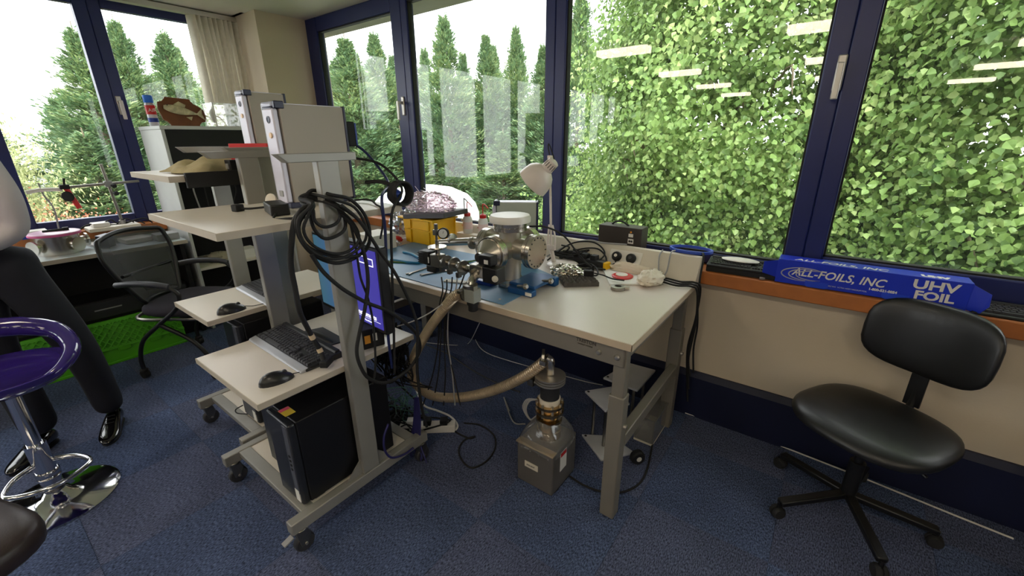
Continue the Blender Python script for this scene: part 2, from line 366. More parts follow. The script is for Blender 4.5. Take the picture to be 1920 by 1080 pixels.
# ---------------------------------------------------------------- outside
grass = mat('ground_grass', (88, 104, 60), 1, var=.3, scale=.6); bark = mat('bark', (112, 100, 82), .9, var=.25, scale=12, bump=.5, bscale=40)
tag(G().box(-60, 40, -40, 60, -3.7, -3.5).mk('ground_outside', grass, smooth=0), kind='structure')
lf_pop = leafmat('poplar_leaf', (74, 104, 54), (134, 164, 92), (204, 220, 150), .42, .7)
lf_con = leafmat('conifer_spray', (74, 104, 78), (110, 140, 100), (164, 178, 118), .3, .5)
lf_wil = leafmat('willow_leaf', (132, 146, 96), (168, 176, 122), (206, 208, 164), .4, .7)
lf_flo = leafmat('flower_petal', (214, 96, 70), (236, 150, 120), (250, 226, 210), .35, 1.5)
def rdir(n):
    v = rng.normal(size=(n, 3)); return v/np.linalg.norm(v, axis=1)[:, None]
def broadleaf(name, label, cat, base, centre, rad, nclump, per, L, m, spread=.30, wr=.85, group=None, near=0, clip=None, seed=1):
    t = thing(name, label, cat, base, 0, group, local=True)
    b = np.array(base); c0 = np.array(centre)-b; rad = np.array(rad)
    d = rdir(nclump*3); d = d[(d[:, 1] < .55)][:nclump]
    rr = rng.uniform(.30, 1.0, len(d))**.6
    cc = c0+d*rad*rr[:, None]*(1+.16*np.sin(d[:, :1]*8+d[:, 2:]*11+seed)*np.cos(d[:, 2:]*6-d[:, :1]*5))
    if clip is not None: cc = cc[clip(cc+b)]
    n = len(cc)*per
    k = np.repeat(np.arange(len(cc)), per)
    off = rng.normal(size=(n, 3))*spread*np.array([1, 1, .8])
    P = cc[k]+off
    out = (P-c0)/rad; out /= np.linalg.norm(out, axis=1)[:, None]
    ax = rng.normal(size=(n, 3))*.7+np.array([0, 0, -.9])+out*.25
    nm = out*.9+rdir(n)*.7+np.array([0, 0, .5])
    s = rng.uniform(.7, 1.25, n)*L
    if near:
        cam_d = np.linalg.norm(P+b-np.array([0, 0, 1.5]), axis=1)
        o_ = np.argsort(cam_d); sel = o_[:near]; keep = np.ones(n, bool); keep[sel] = False
        lm = bpy.data.meshes.new('leaf')
        lm.from_pydata([(0, 0, 0), (-.32, .18, .05), (-.5, .42, .08), (-.3, .72, .06), (0, 1, -.06), (.3, .72, .06), (.5, .42, .08), (.32, .18, .05), (0, .45, 0)], [],
                       [(0, 8, 2, 1), (8, 4, 3, 2), (0, 7, 6, 8), (8, 6, 5, 4)]); lm.materials.append(m)
        for i in sel:
            o = bpy.data.objects.new('leaf', lm); link(o, t)
            y = Vector(ax[i]).normalized(); x = y.cross(Vector(nm[i])).normalized(); z = x.cross(y)
            o.matrix_local = Matrix.Translation(Vector(P[i])) @ Matrix((x, y, z)).transposed().to_4x4() @ Matrix.Scale(s[i]*.95, 4)
        P, ax, nm, s = P[keep], ax[keep], nm[keep], s[keep]
    me = leafmesh('foliage', P, ax, nm, s, s*wr, .15, wr > .5); me.materials.append(m)
    o = bpy.data.objects.new('foliage', me); link(o, t, kind='stuff')
    g = G(); h = c0[2]+rad[2]*.7
    g.tube([(0, 0, 0), (.1, .05, h*.4), (-.05, .1, h*.75), (0, 0, h)], lambda q: .17*(1-q)+.02, 8, 5); g.mk('trunk', bark, t)
    g = G()
    for i in range(0, len(cc), max(1, len(cc)//90)):
        e = Vector(cc[i]); z0 = max(.8, e.z-rad[2]*.28); s0 = Vector((0, 0, min(z0, h)))
        g.tube([s0, s0.lerp(e, .5)+Vector((0, 0, .12)), e, e+Vector((.1, -.15, -.25))], lambda q: .028*(1-q)+.005, 5, 4)
    g.mk('branches', bark, t, kind='stuff'); return t
broadleaf('poplar_tree', 'bright green poplar whose leaves fill the pane behind the desk lamp', 'tree', (-1.5, 7.4, -3.5), (-1.35, 7.2, 1.6), (2.0, 2.3, 6.0), 2600, 76, .064, lf_pop, .21, near=150, seed=2)
broadleaf('poplar_tree', 'yellow green poplar filling the rightmost pane above the blue box', 'tree', (1.65, 6.6, -3.5), (1.65, 6.5, 1.7), (2.0, 2.1, 6.0), 2300, 76, .064, lf_pop, .20, near=150, seed=5)
broadleaf('leafy_bush', 'low light green bush seen low in the pane beside the desk lamp', 'bush', (-2.3, 6.6, -3.5), (-2.3, 6.2, -1.4), (2.4, 1.6, 2.3), 680, 80, .058, lf_pop, .25, seed=8)
broadleaf('leafy_bush', 'low light green bush seen behind the blue foil box', 'bush', (1.2, 5.6, -3.5), (1.1, 5.5, -1.2), (1.9, 1.3, 2.3), 720, 84, .054, lf_pop, .25, seed=9)
broadleaf('willow_tree', 'pale olive feathery tree at the far left of the left window', 'tree', (-9.6, .3, -3.5), (-9.4, .15, -.3), (1.5, 1.8, 2.2), 900, 105, .064, lf_wil, .22, .32, seed=4, clip=lambda p: p[:, 0] > -99)
broadleaf('flowering_shrub', 'shrub with coral and white flowers behind the red clamp', 'shrub', (-8.6, 1.1, -3.5), (-8.5, 1.2, -.9), (.9, 1.1, 1.55), 260, 90, .034, lf_flo, .15, seed=6)
def conifer_meshes(seed, h=8.4, r=3.3, nb=1000, per=50):
    g = np.random.default_rng(seed)
    t = g.uniform(.04, 1, nb)**1.05; ang = g.uniform(0, 2*np.pi, nb)
    ln = r*(1-t)**1.12*g.uniform(.45, 1.25, nb)+.10; z0 = t*h
    k = np.repeat(np.arange(nb), per); q = g.uniform(.2, 1, nb*per)
    rad = q*ln[k]; rise = .32*rad*(.2+1.0*t[k])
    P = np.stack([np.cos(ang[k])*rad, np.sin(ang[k])*rad, z0[k]+rise], 1)
    side = np.stack([-np.sin(ang[k]), np.cos(ang[k]), np.zeros_like(q)], 1)
    wd = (1.05-q)*.32*np.minimum(1, ln[k])
    P += side*(g.normal(size=len(q))*wd)[:, None]; P[:, 2] += g.normal(size=len(q))*.05-.05*g.random(len(q))
    out = np.stack([np.cos(ang[k]), np.sin(ang[k]), .25+.5*t[k]], 1)
    ax = out+side*(g.normal(size=len(q))*.55)[:, None]+g.normal(size=(len(q), 3))*.25
    nm = np.tile(np.array([0, 0, 1.]), (len(q), 1))+g.normal(size=(len(q), 3))*.5
    s = g.uniform(.14, .30, len(q))*(.4+.6*(1-t[k]))
    me = leafmesh('foliage', P, ax, nm, s, s*.30); me.materials.append(lf_con)
    tr = G().tube([(0, 0, 0), (.03, .02, h*.5), (0, 0, h*1.03)], lambda u: .16*(1-u)+.008, 7, 4).mesh('trunk'); tr.materials.append(bark)
    return me, tr
CM = [conifer_meshes(s) for s in (11, 12, 13)]
def conifer(label, x, y, ztop, wid, v):
    t = thing('conifer_tree', label, 'tree', (x, y, -3.5), random.uniform(0, 6), 'conifers beyond the windows', local=True)
    sc = (ztop+3.5)/8.4
    for nme, me in zip(('foliage', 'trunk'), CM[v % 3]):
        o = bpy.data.objects.new(nme, me); link(o, t); o.scale = (wid, wid, sc)
        if nme == 'foliage': o['kind'] = 'stuff'
for i, a in enumerate([
    ('dark conifer left of the left window\'s mullion, its tip bent', -12.75, 2.5, 3.55, 1.05), ('slim conifer just right of the left window\'s mullion', -13.6, 3.4, 3.95, .9),
    ('conifer in the middle of the left window, behind the aerosol can', -14.4, 4.5, 4.0, 1.0), ('conifer beside the cream blind in the left window', -12.6, 5.0, 3.9, 1.0),
    ('broad conifer leftmost in the corner window pane', -9.6, 6.5, 3.6, 1.1), ('pointed conifer at the right edge of the corner pane', -10.5, 8.0, 4.05, .9),
    ('tallest conifer in the second pane, right of the window handle', -9.15, 9.25, 4.5, .95), ('conifer second from the handle in the second pane', -8.6, 10.3, 4.15, .8),
    ('thin conifer in the middle of the second pane', -8.2, 11.2, 4.45, .75), ('conifer left of the navy mullion behind the lamp', -7.0, 10.8, 3.8, .85),
    ('tall conifer at the edge of the poplar, right of the navy mullion', -5.8, 10.6, 4.8, .8),
    ('shorter conifer low behind the left window clamp stand', -11.2, 1.9, 1.6, 1.1), ('shorter conifer low behind the fish plaque', -11.4, 3.6, 1.9, 1.1),
    ('shorter conifer low behind the tall beige controllers', -9.9, 5.4, 1.9, 1.1), ('shorter conifer low in the corner pane above the white tank', -9.3, 7.6, 1.7, 1.1),
    ('shorter conifer right of the white tank', -6.7, 8.6, 1.6, 1.0), ('shorter conifer behind the lamp shade', -5.4, 8.8, 1.5, 1.0),
    ('low conifer at the far left behind the pale olive tree', -12.2, .4, 2.4, 1.2),
    ('conifer in the rear row, left of the corner pane\'s pointed conifer', -13.48, 8.62, 3.78, .8),
    ('conifer in the rear row, behind the corner pane', -13.92, 9.75, 4.2, .8),
    ('conifer in the rear row, beside the window handle', -12.41, 10.09, 4.01, .8),
    ('conifer in the rear row, left of the tallest conifer in the second pane', -12.46, 11.56, 4.44, .8),
    ('conifer in the rear row, right of the tallest conifer in the second pane', -11.51, 12.51, 4.3, .8),
    ('conifer in the rear row, in the middle of the second pane', -11.31, 14.0, 4.74, .8),
    ('conifer in the rear row, left of the lamp\'s mullion by two trees', -9.93, 13.8, 4.22, .8),
    ('conifer in the rear row, hard against the lamp\'s mullion', -8.53, 13.53, 4.12, .8),
    ('conifer in the rear row, behind the left window\'s mullion', -16.65, 3.44, 3.35, .8),
    ('conifer in the rear row, behind the aerosol can', -17.43, 4.5, 3.75, .8),
    ('conifer in the rear row, behind the cream blind\'s edge', -17.1, 5.61, 4.14, .8),
    ('conifer in the rear row, behind the pale olive tree', -14.84, 2.19, 2.39, .8)]): conifer(*a, i)
white = mat('white_tank_paint', (236, 236, 232), .5, var=.03)
tk = thing('storage_tank', 'large white domed tank standing outside behind the yellow bin', 'tank', (-6.75, 6.0, -3.5))
G().lathe([(1.12, 0), (1.12, 3.55), (1.05, 3.75), (.9, 3.92), (.6, 4.06), (.25, 4.12), (0, 4.13)], (-6.75, 6.0, -3.5), n=40).mk('shell', white, tk, smooth=50)
G().cyl((-6.6, 5.6, .5), (-6.6, 5.6, .74), .13).cyl((-6.6, 5.6, .70), (-6.6, 5.6, .78), .17).mk('hatch', white, tk)
# ---------------------------------------------------------------- workbench
wtop = mat('bench_laminate', (218, 208, 200), .28, var=.03, scale=3); edge = mat('bench_edge', (190, 172, 148), .6, var=.05)
steel = mat('grey_painted_steel', (128, 122, 112), .45, .2, var=.05); bolt = mat('zinc_bolt', (196, 190, 180), .35, .9, var=.05)
cream = mat('cream_plastic', (214, 206, 190), .5, var=.03); black = mat('black_plastic', (22, 22, 24), .42, var=.08)
blackm = mat('black_matt', (14, 14, 16), .7, var=.08); dgrey = mat('dark_grey_plastic', (52, 52, 56), .5, var=.06); rubber = mat('rubber', (26, 26, 28), .75, var=.1)
chrome = mat('chrome', (215, 215, 218), .08, 1, var=.02); stain = mat('stainless', (200, 194, 184), .26, 1, var=.08, scale=14); dsteel = mat('brushed_steel', (150, 146, 138), .35, 1, var=.08)
ink = mat('dark_print', (40, 36, 32), .6, var=0); whitep = mat('white_plastic', (226, 222, 214), .4, var=.02); paper = mat('white_paper', (228, 226, 220), .8, var=.03)
redp = mat('red_plastic', (200, 32, 34), .4, var=.05); bluep = mat('blue_plastic', (24, 58, 150), .4, var=.06); yel = mat('yellow_plastic', (240, 186, 14), .4, var=.05)
greyp = mat('grey_plastic', (150, 150, 150), .5, var=.05)
wb = thing('workbench', 'white topped workbench with grey steel legs under the long window', 'workbench', (-1.45, 1.7, 0))
G().box(-2.46, -.46, 1.305, 2.12, .797, .825).mk('worktop', [wtop], wb, bev=.002)
G().box(-2.461, -.458, 1.302, 1.306, .797, .823).box(-.461, -.457, 1.302, 2.12, .797, .823).mk('edge_band', edge, wb, smooth=0)
fb = G().box(-2.44, -.49, 1.318, 1.345, .715, .797).mk('front_beam', steel, wb, bev=.003)
G().box(-2.44, -.49, 2.08, 2.105, .715, .797).mk('rear_beam', steel, wb, bev=.003)
for x in (-.588, -.515): G().lathe([(.011, 0), (.011, .004), (.007, .009), (0, .010)], (x, 1.318, .752), (0, -1, 0), 12).mk('bolt', bolt, fb)
bpr = mat('faded_print', (74, 68, 60), .6, var=0)
text('beam_print', 'TRESTON', .019, bpr, (-.683, 1.3172, .772), (math.pi/2, 0, 0), fb, bold=.0006)
text('beam_print', 'WORKSTATIONS', .008, bpr, (-.676, 1.3172, .760), (math.pi/2, 0, 0), fb)
for x in (-2.42, -.505):
    for y in (1.350, 2.085):
        l = G().box(x-.027, x+.022, y-.022, y+.022, .40, .80).mk('leg', steel, wb, bev=.004)
        G().box(x-.034, x+.028, y-.028, y+.028, 0, .585).mk('leg_sleeve', steel, l, bev=.005)
        G().cyl((x+.028, y, .45), (x+.040, y, .45), .010).mk('clamp_bolt', bolt, l)
    G().box(x-.012, x+.028, 1.378, 2.057, .335, .392).mk('side_rail', steel, wb, bev=.004)
    G().box(x-.012, x+.020, 1.36, 2.08, .74, .797).mk('top_bracket', steel, wb, bev=.004)
us = G().prism([(2.118, .825), (2.185, .940), (2.203, .945), (2.203, .800), (2.118, .800)], -2.46, -.462, 'x').mk('upstand', cream, wb, bev=.003)
G().box(-2.46, -.462, 2.155, 2.158, .885, .8875).mk('upstand_seam', ink, us, smooth=0)
a_ = math.atan2(.115, .067)
for k, x in enumerate((-.845,)):
    G().obox((x, 2.150, .884), (.18, .006, .085), (-(math.pi/2-a_), 0, 0)).mk('socket_plate', whitep, us, bev=.002)
def cable(name, label, pts, r=.004, m=None, group=None, n=7, k=7, cat='cable'):
    g = G().tube(pts, r, n, k); return tag(g.mk(name, m or rubber, smooth=60), label, cat, group)
def plug(label, x, sp):
    t = thing('power_plug', label, 'plug', (x, 2.11, .86))
    d = Vector((0, -math.sin(a_), math.cos(a_))); nrm = Vector((0, -.864, .503)); c = Vector((x, 2.150, .886))+nrm*.004
    G().lathe([(.027, 0), (.027, .012), (.022, .026), (0, .028)], c, nrm, 18).mk('plug_body', blackm, t, bev=.002)
    G().lathe([(.009, 0), (.009, .001)], c+nrm*.028, nrm, 12).mk('logo_disc', whitep if sp else dgrey, t)
    G().tube([c+nrm*.015-Vector((0, 0, .02)), c+nrm*.02+Vector((-.004, -.01, -.045)), (x-.05, 2.07, .836), (x-.12, 2.075, .832)] if sp else [c+nrm*.015-Vector((0, 0, .02)), c+nrm*.02+Vector((0, -.005, -.04)), (x+.005, 2.085, .833), (x+.03, 2.06, .832)], .0035).mk('lead', rubber, t)
plug('round black mains plug with a white dot in the bench socket', -.888, True)
plug('plain round black mains plug in the bench socket, nearer the black cables', -.807, False)
# ---------------------------------------------------------------- instrument carts
cartm = mat('cart_grey_steel', (150, 148, 142), .42, .25, var=.04); shelfm = mat('cart_shelf', (222, 214, 202), .32, var=.03, scale=3); edge_shade = mat('shelf_edge_shaded', (186, 176, 160), .6, var=.05)  # shelf edge: the shelf's own cream with shade painted into the colour
def shelf(t, x0, x1, y0, y1, z, name='shelf', rad=.0):
    s = G().box(x0, x1, y0, y1, z-.024, z).mk(name, shelfm, t, bev=.0015)
    G().box(x0-.002, x1+.002, y0-.003, y0, z-.023, z-.0005).box(x1, x1+.002, y0, y1, z-.023, z-.0005).mk('edge_band', edge_shade, s, smooth=0)  # strips carry the painted shade on the shelf's front and right edges
    return s
def cart(label, xl, xr, y0, y1, kz, kx0, mz, az, py, arm0, arm1, mx0=None):
    t = thing('instrument_cart', label, 'cart', ((xl+xr)/2, (y0+y1)/2, 0), 0, 'mobile instrument carts')
    for sx, x in ((-1, xl), (1, xr)):
        G().box(x-.02, x+.02, y0, y1, .108, .158).mk('base_rail', cartm, t, bev=.004)
        p = G().box(x-.017, x+.017, py, py+.078, .158, az-.022).mk('post', cartm, t, bev=.004)
        G().prism([(py-.075, .158), (py, .158), (py, .23)], x-.003, x+.003, 'x').mk('gusset', cartm, p, smooth=0); G().prism([(py+.078, .158), (py+.15, .158), (py+.078, .23)], x-.003, x+.003, 'x').mk('gusset', cartm, p, smooth=0)
        G().prism([(arm0, az), (arm1, az), (arm1, az-.027), (arm0+.03, az-.027)], x-.02, x+.02, 'x').mk('shelf_arm', cartm, t, bev=.002)
        for y in (y0+.035, y1-.035):
            c = thing_part('caster', t)
            G().prism([(y-.022, .108), (y+.022, .108), (y+.03, .07), (y+.012, .034), (y-.012, .034)], x-.019, x+.019, 'x').cyl((x, y, .10), (x, y, .112), .026).mk('fork', dsteel, c, bev=.002)
            G().lathe([(.012, -.014), (.034, -.014), (.038, -.009), (.038, .009), (.034, .014), (.012, .014)], (x, y+.006, .038), (1, 0, 0), 20).mk('wheel', dgrey, c)
            G().cyl((x-.022, y+.006, .038), (x+.022, y+.006, .038), .006, n=8).mk('axle', bolt, c)
            if y < y0+.1 and sx > 0: G().obox((x-.012, y-.045, .075), (.026, .04, .007), (.3, 0, 0)).mk('brake_pedal', greyp, c, bev=.002)
    G().box(xl+.02, xr-.02, y0+.06, y0+.11, .128, .156).mk('cross_bar', cartm, t, bev=.003)
    G().box(xl+.02, xr-.02, y1-.10, y1-.05, .128, .156).mk('cross_bar', cartm, t, bev=.003)
    shelf(t, xl+.02, xr-.02, y0+.11, y1-.10, .152, 'base_shelf')
    shelf(t, kx0, xr-.018, y0, y1, kz, 'keyboard_shelf')
    shelf(t, mx0 or xl+.018, xr-.018, y0, y1, mz, 'upper_shelf')
    for z in (kz, mz):
        for x, s in ((xl, 1), (xr, -1)): G().box(x-.002 if s > 0 else x-.05, x+.05 if s > 0 else x+.002, py+.02, py+.06, z-.05, z-.024).mk('bracket', cartm, t, smooth=0)
    return t
def thing_part(name, parent):
    o = bpy.data.objects.new(name, None); COL.objects.link(o); o.parent = parent; o.empty_display_size = .03
    OFF[o.name] = OFF[parent.name]; return o
cart('grey mobile cart nearest the viewer, with keyboard, monitor and black computers', -1.975, -1.385, .452, 1.122, .670, -1.945, 1.249, 1.462, .770, .644, .915, -2.02)
cart('grey mobile cart behind the nearest one, with cloth on its top shelf', -2.575, -2.04, .552, 1.222, .766, -2.46, 1.373, 1.475, .862, .75, 1.02)
# ---------------------------------------------------------------- controllers
beige = mat('beige_instrument_panel', (168, 160, 148), .5, var=.03, scale=3); lilac = mat('silver_lilac_bezel', (208, 206, 222), .4, .1, var=.03); navyp = mat('navy_trim', (20, 24, 60), .4, var=.05)
def controller(label, x, y, z, w=.1, d=.285, h=.385, rz=0, case=beige):
    t = thing('instrument_controller', label, 'instrument', (x, y, z), rz, 'tall beige instrument controllers', local=True)
    G().box(-w/2+.004, w/2, .012, d-.012, .018, h-.006).mk('case', case, t, bev=.003)
    G().box(-w/2-.004, w/2-.016, -.008, .012, .004, h+.003).mk('front_bezel', mat('bezel_grey', (168, 172, 190), .4, .1), t, bev=.012, seg=3)
    G().box(-w/2+.008, w/2-.012, -.011, .010, .010, h-.012).mk('front_trim', navyp, t, bev=.008, seg=3)
    G().box(-w/2+.017, w/2-.006, -.014, .008, .020, h-.022).mk('front_panel', lilac, t, bev=.006, seg=3)
    G().box(w/2-.014, w/2+.003, -.006, .030, h-.022, h+.004).mk('corner_cap', navyp, t, bev=.003)
    G().box(-w/2+.004, w/2+.003, d-.016, d-.004, .012, h-.002).mk('rear_trim', navyp, t, bev=.003)
    G().box(-w/2, w/2+.003, -.008, .055, 0, .022).mk('corner_cap', navyp, t, bev=.003)
    G().box(-w/2+.004, w/2-.004, .02, d-.02, h-.007, h-.003).mk('top_cover', lilac, t, bev=.001)
    for ya in (.01, d-.06): G().box(-w/2+.015, w/2-.01, ya, ya+.05, 0, .018).mk('foot', navyp, t, bev=.003)
    G().lathe([(.013, 0), (.013, .002), (.009, .0025), (.009, .001), (0, .001)], (.008, -.014, h-.06), (0, -1, 0), 18).mk('emblem', navyp, t)
    G().lathe([(.010, 0), (.010, .004), (0, .005)], (.008, -.014, h-.115), (0, -1, 0), 14).mk('button', mat('amber_button', (232, 196, 150), .4), t)
    G().box(-.008, .022, -.017, -.013, .045, .068).mk('rocker_switch', greyp, t, bev=.002)
    return t
controller('tall beige controller standing on the nearest cart\'s upper shelf', -1.74, .825, 1.249)
controller('tall beige controller on the farther cart, half hidden behind its twin', -2.44, 1.03, 1.373, h=.36, d=.2)
controller('small pale green controller on the bench behind the steel chamber', -1.545, 1.905, .825, w=.09, d=.25, h=.345, rz=-1.0, case=mat('pale_green_panel', (176, 184, 170), .5, var=.03))
t = thing('power_adapter', 'blue and black adapter plugged into the rear of the beige controller', 'adapter', (-1.735, 1.115, 1.50))
G().box(-1.77, -1.70, 1.112, 1.150, 1.475, 1.575).mk('adapter_body', blackm, t, bev=.004); G().box(-1.768, -1.702, 1.150, 1.160, 1.48, 1.57).mk('end_cap', bluep, t, bev=.003)
# ---------------------------------------------------------------- computers and things on the carts
pcm = mat('pc_case_black', (20, 20, 23), .35, var=.08); pcf = mat('pc_front', (34, 36, 42), .3, var=.08); strip = mat('pc_grey_strip', (92, 94, 104), .4, .3, var=.05)
stick_y = mat('sticker_yellow', (238, 205, 70), .6, var=.05); stick_r = mat('sticker_pink', (228, 90, 120), .6, var=.05); stick_o = mat('sticker_orange', (235, 160, 50), .6, var=.05)
def pc(label, x0, x1, y0, y1, z0, z1, stripx=True):
    t = thing('desktop_computer', label, 'computer', ((x0+x1)/2, (y0+y1)/2, z0), 0, 'black tower computers')
    G().box(x0, x1, y0+.03, y1, z0+.008, z1).mk('case', pcm, t, bev=.004)
    G().box(x0+.002, x1-.002, y0, y0+.032, z0+.006, z1-.002).mk('front_panel', pcf, t, bev=.010, seg=3)
    G().box(x1-.045, x1-.012, y0-.003, y0+.004, z0+.06, z1-.01).mk('drive_strip', strip, t, bev=.002)
    for k in range(4): G().box(x1-.034, x1-.022, y0-.005, y0, z0+.17+.02*k, z0+.178+.02*k).mk('port', blackm, t, smooth=0)
    G().box(x1-.045, x1-.015, y0-.0035, y0, z0+.02, z0+.075).mk('label_sticker', paper, t, smooth=0)
    for xx in (x0+.02, x1-.02):
        for ya in (y0+.05, y1-.09): G().box(xx-.012, xx+.012, ya, ya+.04, z0, z0+.01).mk('foot', rubber, t, smooth=0)
    return t
p1 = pc('large black tower computer with a yellow sticker on the nearest cart', -1.592, -1.412, .530, .96, .153, .530)
G().box(-1.535, -1.475, .555, .595, .5300, .5306).mk('sticker', stick_y, p1, smooth=0); G().box(-1.535, -1.515, .556, .594, .5305, .5309).mk('sticker_logo', stick_r, p1, smooth=0)
pc('black tower computer behind the larger one on the nearest cart', -1.80, -1.625, .585, 1.00, .153, .585)
pc('black tower computer under the farther cart\'s keyboard shelf', -2.25, -2.08, .66, 1.08, .153, .70)
keym = mat('key_black', (52, 52, 56), .4, var=.06); kbm = mat('keyboard_black', (20, 20, 22), .5, var=.06); kbs = mat('keyboard_silver', (170, 172, 178), .4, .3, var=.04)
def keyboard(label, loc, rz, L=.46, D=.15, keys='parts', body=kbm, front=True, key=keym, pitch=.06):
    t = thing('computer_keyboard', label, 'keyboard', loc, rz, None, local=True)
    G().prism([(0, 0), (D, 0), (D, .028), (.02, .014), (0, .010)], 0, L, 'x').mk('body', body, t, bev=.003)
    if front: G().prism([(-.022, 0), (.012, 0), (.012, .014), (-.016, .008)], .004, L-.004, 'x').mk('palm_strip', kbs, t, bev=.003)
    G().prism([(D-.028, .02), (D, .02), (D-.002, .034), (D-.02, .034)], .01, L-.01, 'x').mk('hump', body, t, bev=.003)
    u = .0187; km = {}; g = G(); z = .016
    def key_(x, y, w):
        hz = .012+(y/D)*.013
        if keys == 'parts':
            kk = round(w, 4)
            if kk not in km:
                q = G(); a = .0012; q.add([(a, a, 0), (w-a, a, 0), (w-a, u-a, 0), (a, u-a, 0), (a+.002, a+.0025, .008), (w-a-.002, a+.0025, .008), (w-a-.002, u-a-.001, .009), (a+.002, u-a-.001, .009)],
                               [(4, 5, 6, 7), (0, 1, 5, 4), (1, 2, 6, 5), (2, 3, 7, 6), (3, 0, 4, 7)]); me = q.mesh('key'); me.materials.append(key); km[kk] = me
            o = bpy.data.objects.new('key', km[kk]); link(o, t); o.location = (x, y, hz)
        else: g.box(x+.0015, x+w-.0015, y+.0015, y+u-.0015, hz-.002, hz+.007)
    rows = [[1.25, 1.25, 1.25, 6.25, 1.25, 1.25, 1.25, 1.25], [2.25]+[1]*10+[2.75], [1.75]+[1]*11+[2.25], [1.5]+[1]*12+[1.5], [1]*13+[2], [1]*15]
    sc = (L-.03)/(.0187*22.6); u0_ = u
    for ri, r in enumerate(rows):
        x = .014; y = .014+ri*u*.98
        for w in r: key_(x, y, w*u*sc); x += w*u*sc
        if ri in (0, 3, 4, 5) or ri == 1:
            for c in range(3):
                if ri == 1 and c != 1: continue
                key_(.014+(15.4+c)*u*sc, y, u*sc)
        for c in range(4):
            if ri < 5: key_(.014+(18.6+c)*u*sc, y, u*sc)
    if keys != 'parts': g.mk('keys', key, t, smooth=0, kind='stuff')
    return t
keyboard('black keyboard with silver palm strip on the nearest cart', (-1.948, .672, .670), math.radians(-1.5), .475, .15)
keyboard('black keyboard with silver palm strip on the farther cart', (-2.43, .830, .766), math.radians(-3), .40, .13, 'joined')
def mouse(label, x, y, z, rz, cab):
    t = thing('computer_mouse', label, 'mouse', (x, y, z), rz, 'black computer mice', local=True)
    g = G().ell((0, 0, 0), (.060, .032, .040), nu=20, nv=12, cut=0.0)
    for p in g.v: p.z = max(p.z, 0)*(1.0-.25*(p.x/.06)) if p.z > 0 else 0
    g.mk('shell', mat('mouse_black', (30, 30, 32), .3, var=.06), t, smooth=70)
    G().cyl((.030, -.004, .028), (.030, .004, .028), .009).mk('wheel', dgrey, t); G().tube(cab, .0018, 6).mk('lead', rubber, t)
mouse('black mouse on the nearest cart beside the keyboard', -1.500, .562, .670, math.radians(78), [(.055, 0, .01), (.09, .005, .004), (.14, -.03, .02), (.18, -.05, .035)])
mouse('black mouse on the farther cart\'s white keyboard shelf', -2.10, .665, .766, math.radians(85), [(.055, 0, .01), (.09, -.01, .004), (.15, -.015, .004), (.19, -.02, .006)])
# monitor
scr = bpy.data.materials.new('screen_blue_violet'); scr.use_nodes = True; t_ = scr.node_tree; b_ = t_.nodes['Principled BSDF']
tc_ = t_.nodes.new('ShaderNodeTexCoord'); sx_ = t_.nodes.new('ShaderNodeSeparateXYZ'); cr_ = t_.nodes.new('ShaderNodeValToRGB'); e_ = cr_.color_ramp.elements
t_.links.new(tc_.outputs['Generated'], sx_.inputs[0]); t_.links.new(sx_.outputs[0], cr_.inputs[0])
e_[0].color = lin((52, 88, 104)); e_[1].color = lin((56, 48, 140)); k_ = e_.new(.3); k_.color = lin((48, 80, 118)); k_ = e_.new(.55); k_.color = lin((58, 56, 142))
t_.links.new(cr_.outputs[0], b_.inputs['Emission Color']); b_.inputs['Emission Strength'].default_value = .8; b_.inputs['Base Color'].default_value = (.01, .01, .015, 1); b_.inputs['Roughness'].default_value = .35
mo = thing('computer_monitor', 'black monitor with blue and violet screen on the nearest cart', 'monitor', (-1.62, .985, .670), math.radians(-4), local=True)
G().box(-.27, .27, -.02, .025, .075, .44).mk('housing', black, mo, bev=.006)
G().box(-.255, .255, -.0225, -.019, .095, .425).mk('screen', scr, mo, smooth=0)
wt = mat('screen_white_print', (225, 225, 240), .5, var=0, emit=.9)
text('screen_print', 'Oxford Instruments', .030, wt, (-.030, -.024, .128), (math.pi/2, 0, 0), mo, ext=.0003, bold=.0006)
text('screen_print', 'NanoScience', .013, wt, (.12, -.024, .106), (math.pi/2, 0, 0), mo, ext=.0003)
G().box(-.03, .24, -.0236, -.0226, .1205, .1215).mk('screen_line', wt, mo, smooth=0)
lg = G()
for q in ((.13, .365, .05, .028), (.185, .36, .045, .028)):
    x, z, w, h = q; lg.box(x, x+w, -.0236, -.0226, z, z+.004).box(x, x+w, -.0236, -.0226, z+h, z+h+.004).box(x, x+.004, -.0236, -.0226, z, z+h).box(x+w, x+w+.004, -.0236, -.0226, z, z+h+.004)
lg.mk('screen_logo', wt, mo, smooth=0)
G().box(-.03, .03, .03, .06, .01, .25).mk('stand_neck', black, mo, bev=.006); G().box(-.11, .11, -.04, .10, 0, .014).mk('stand_foot', black, mo, bev=.005)
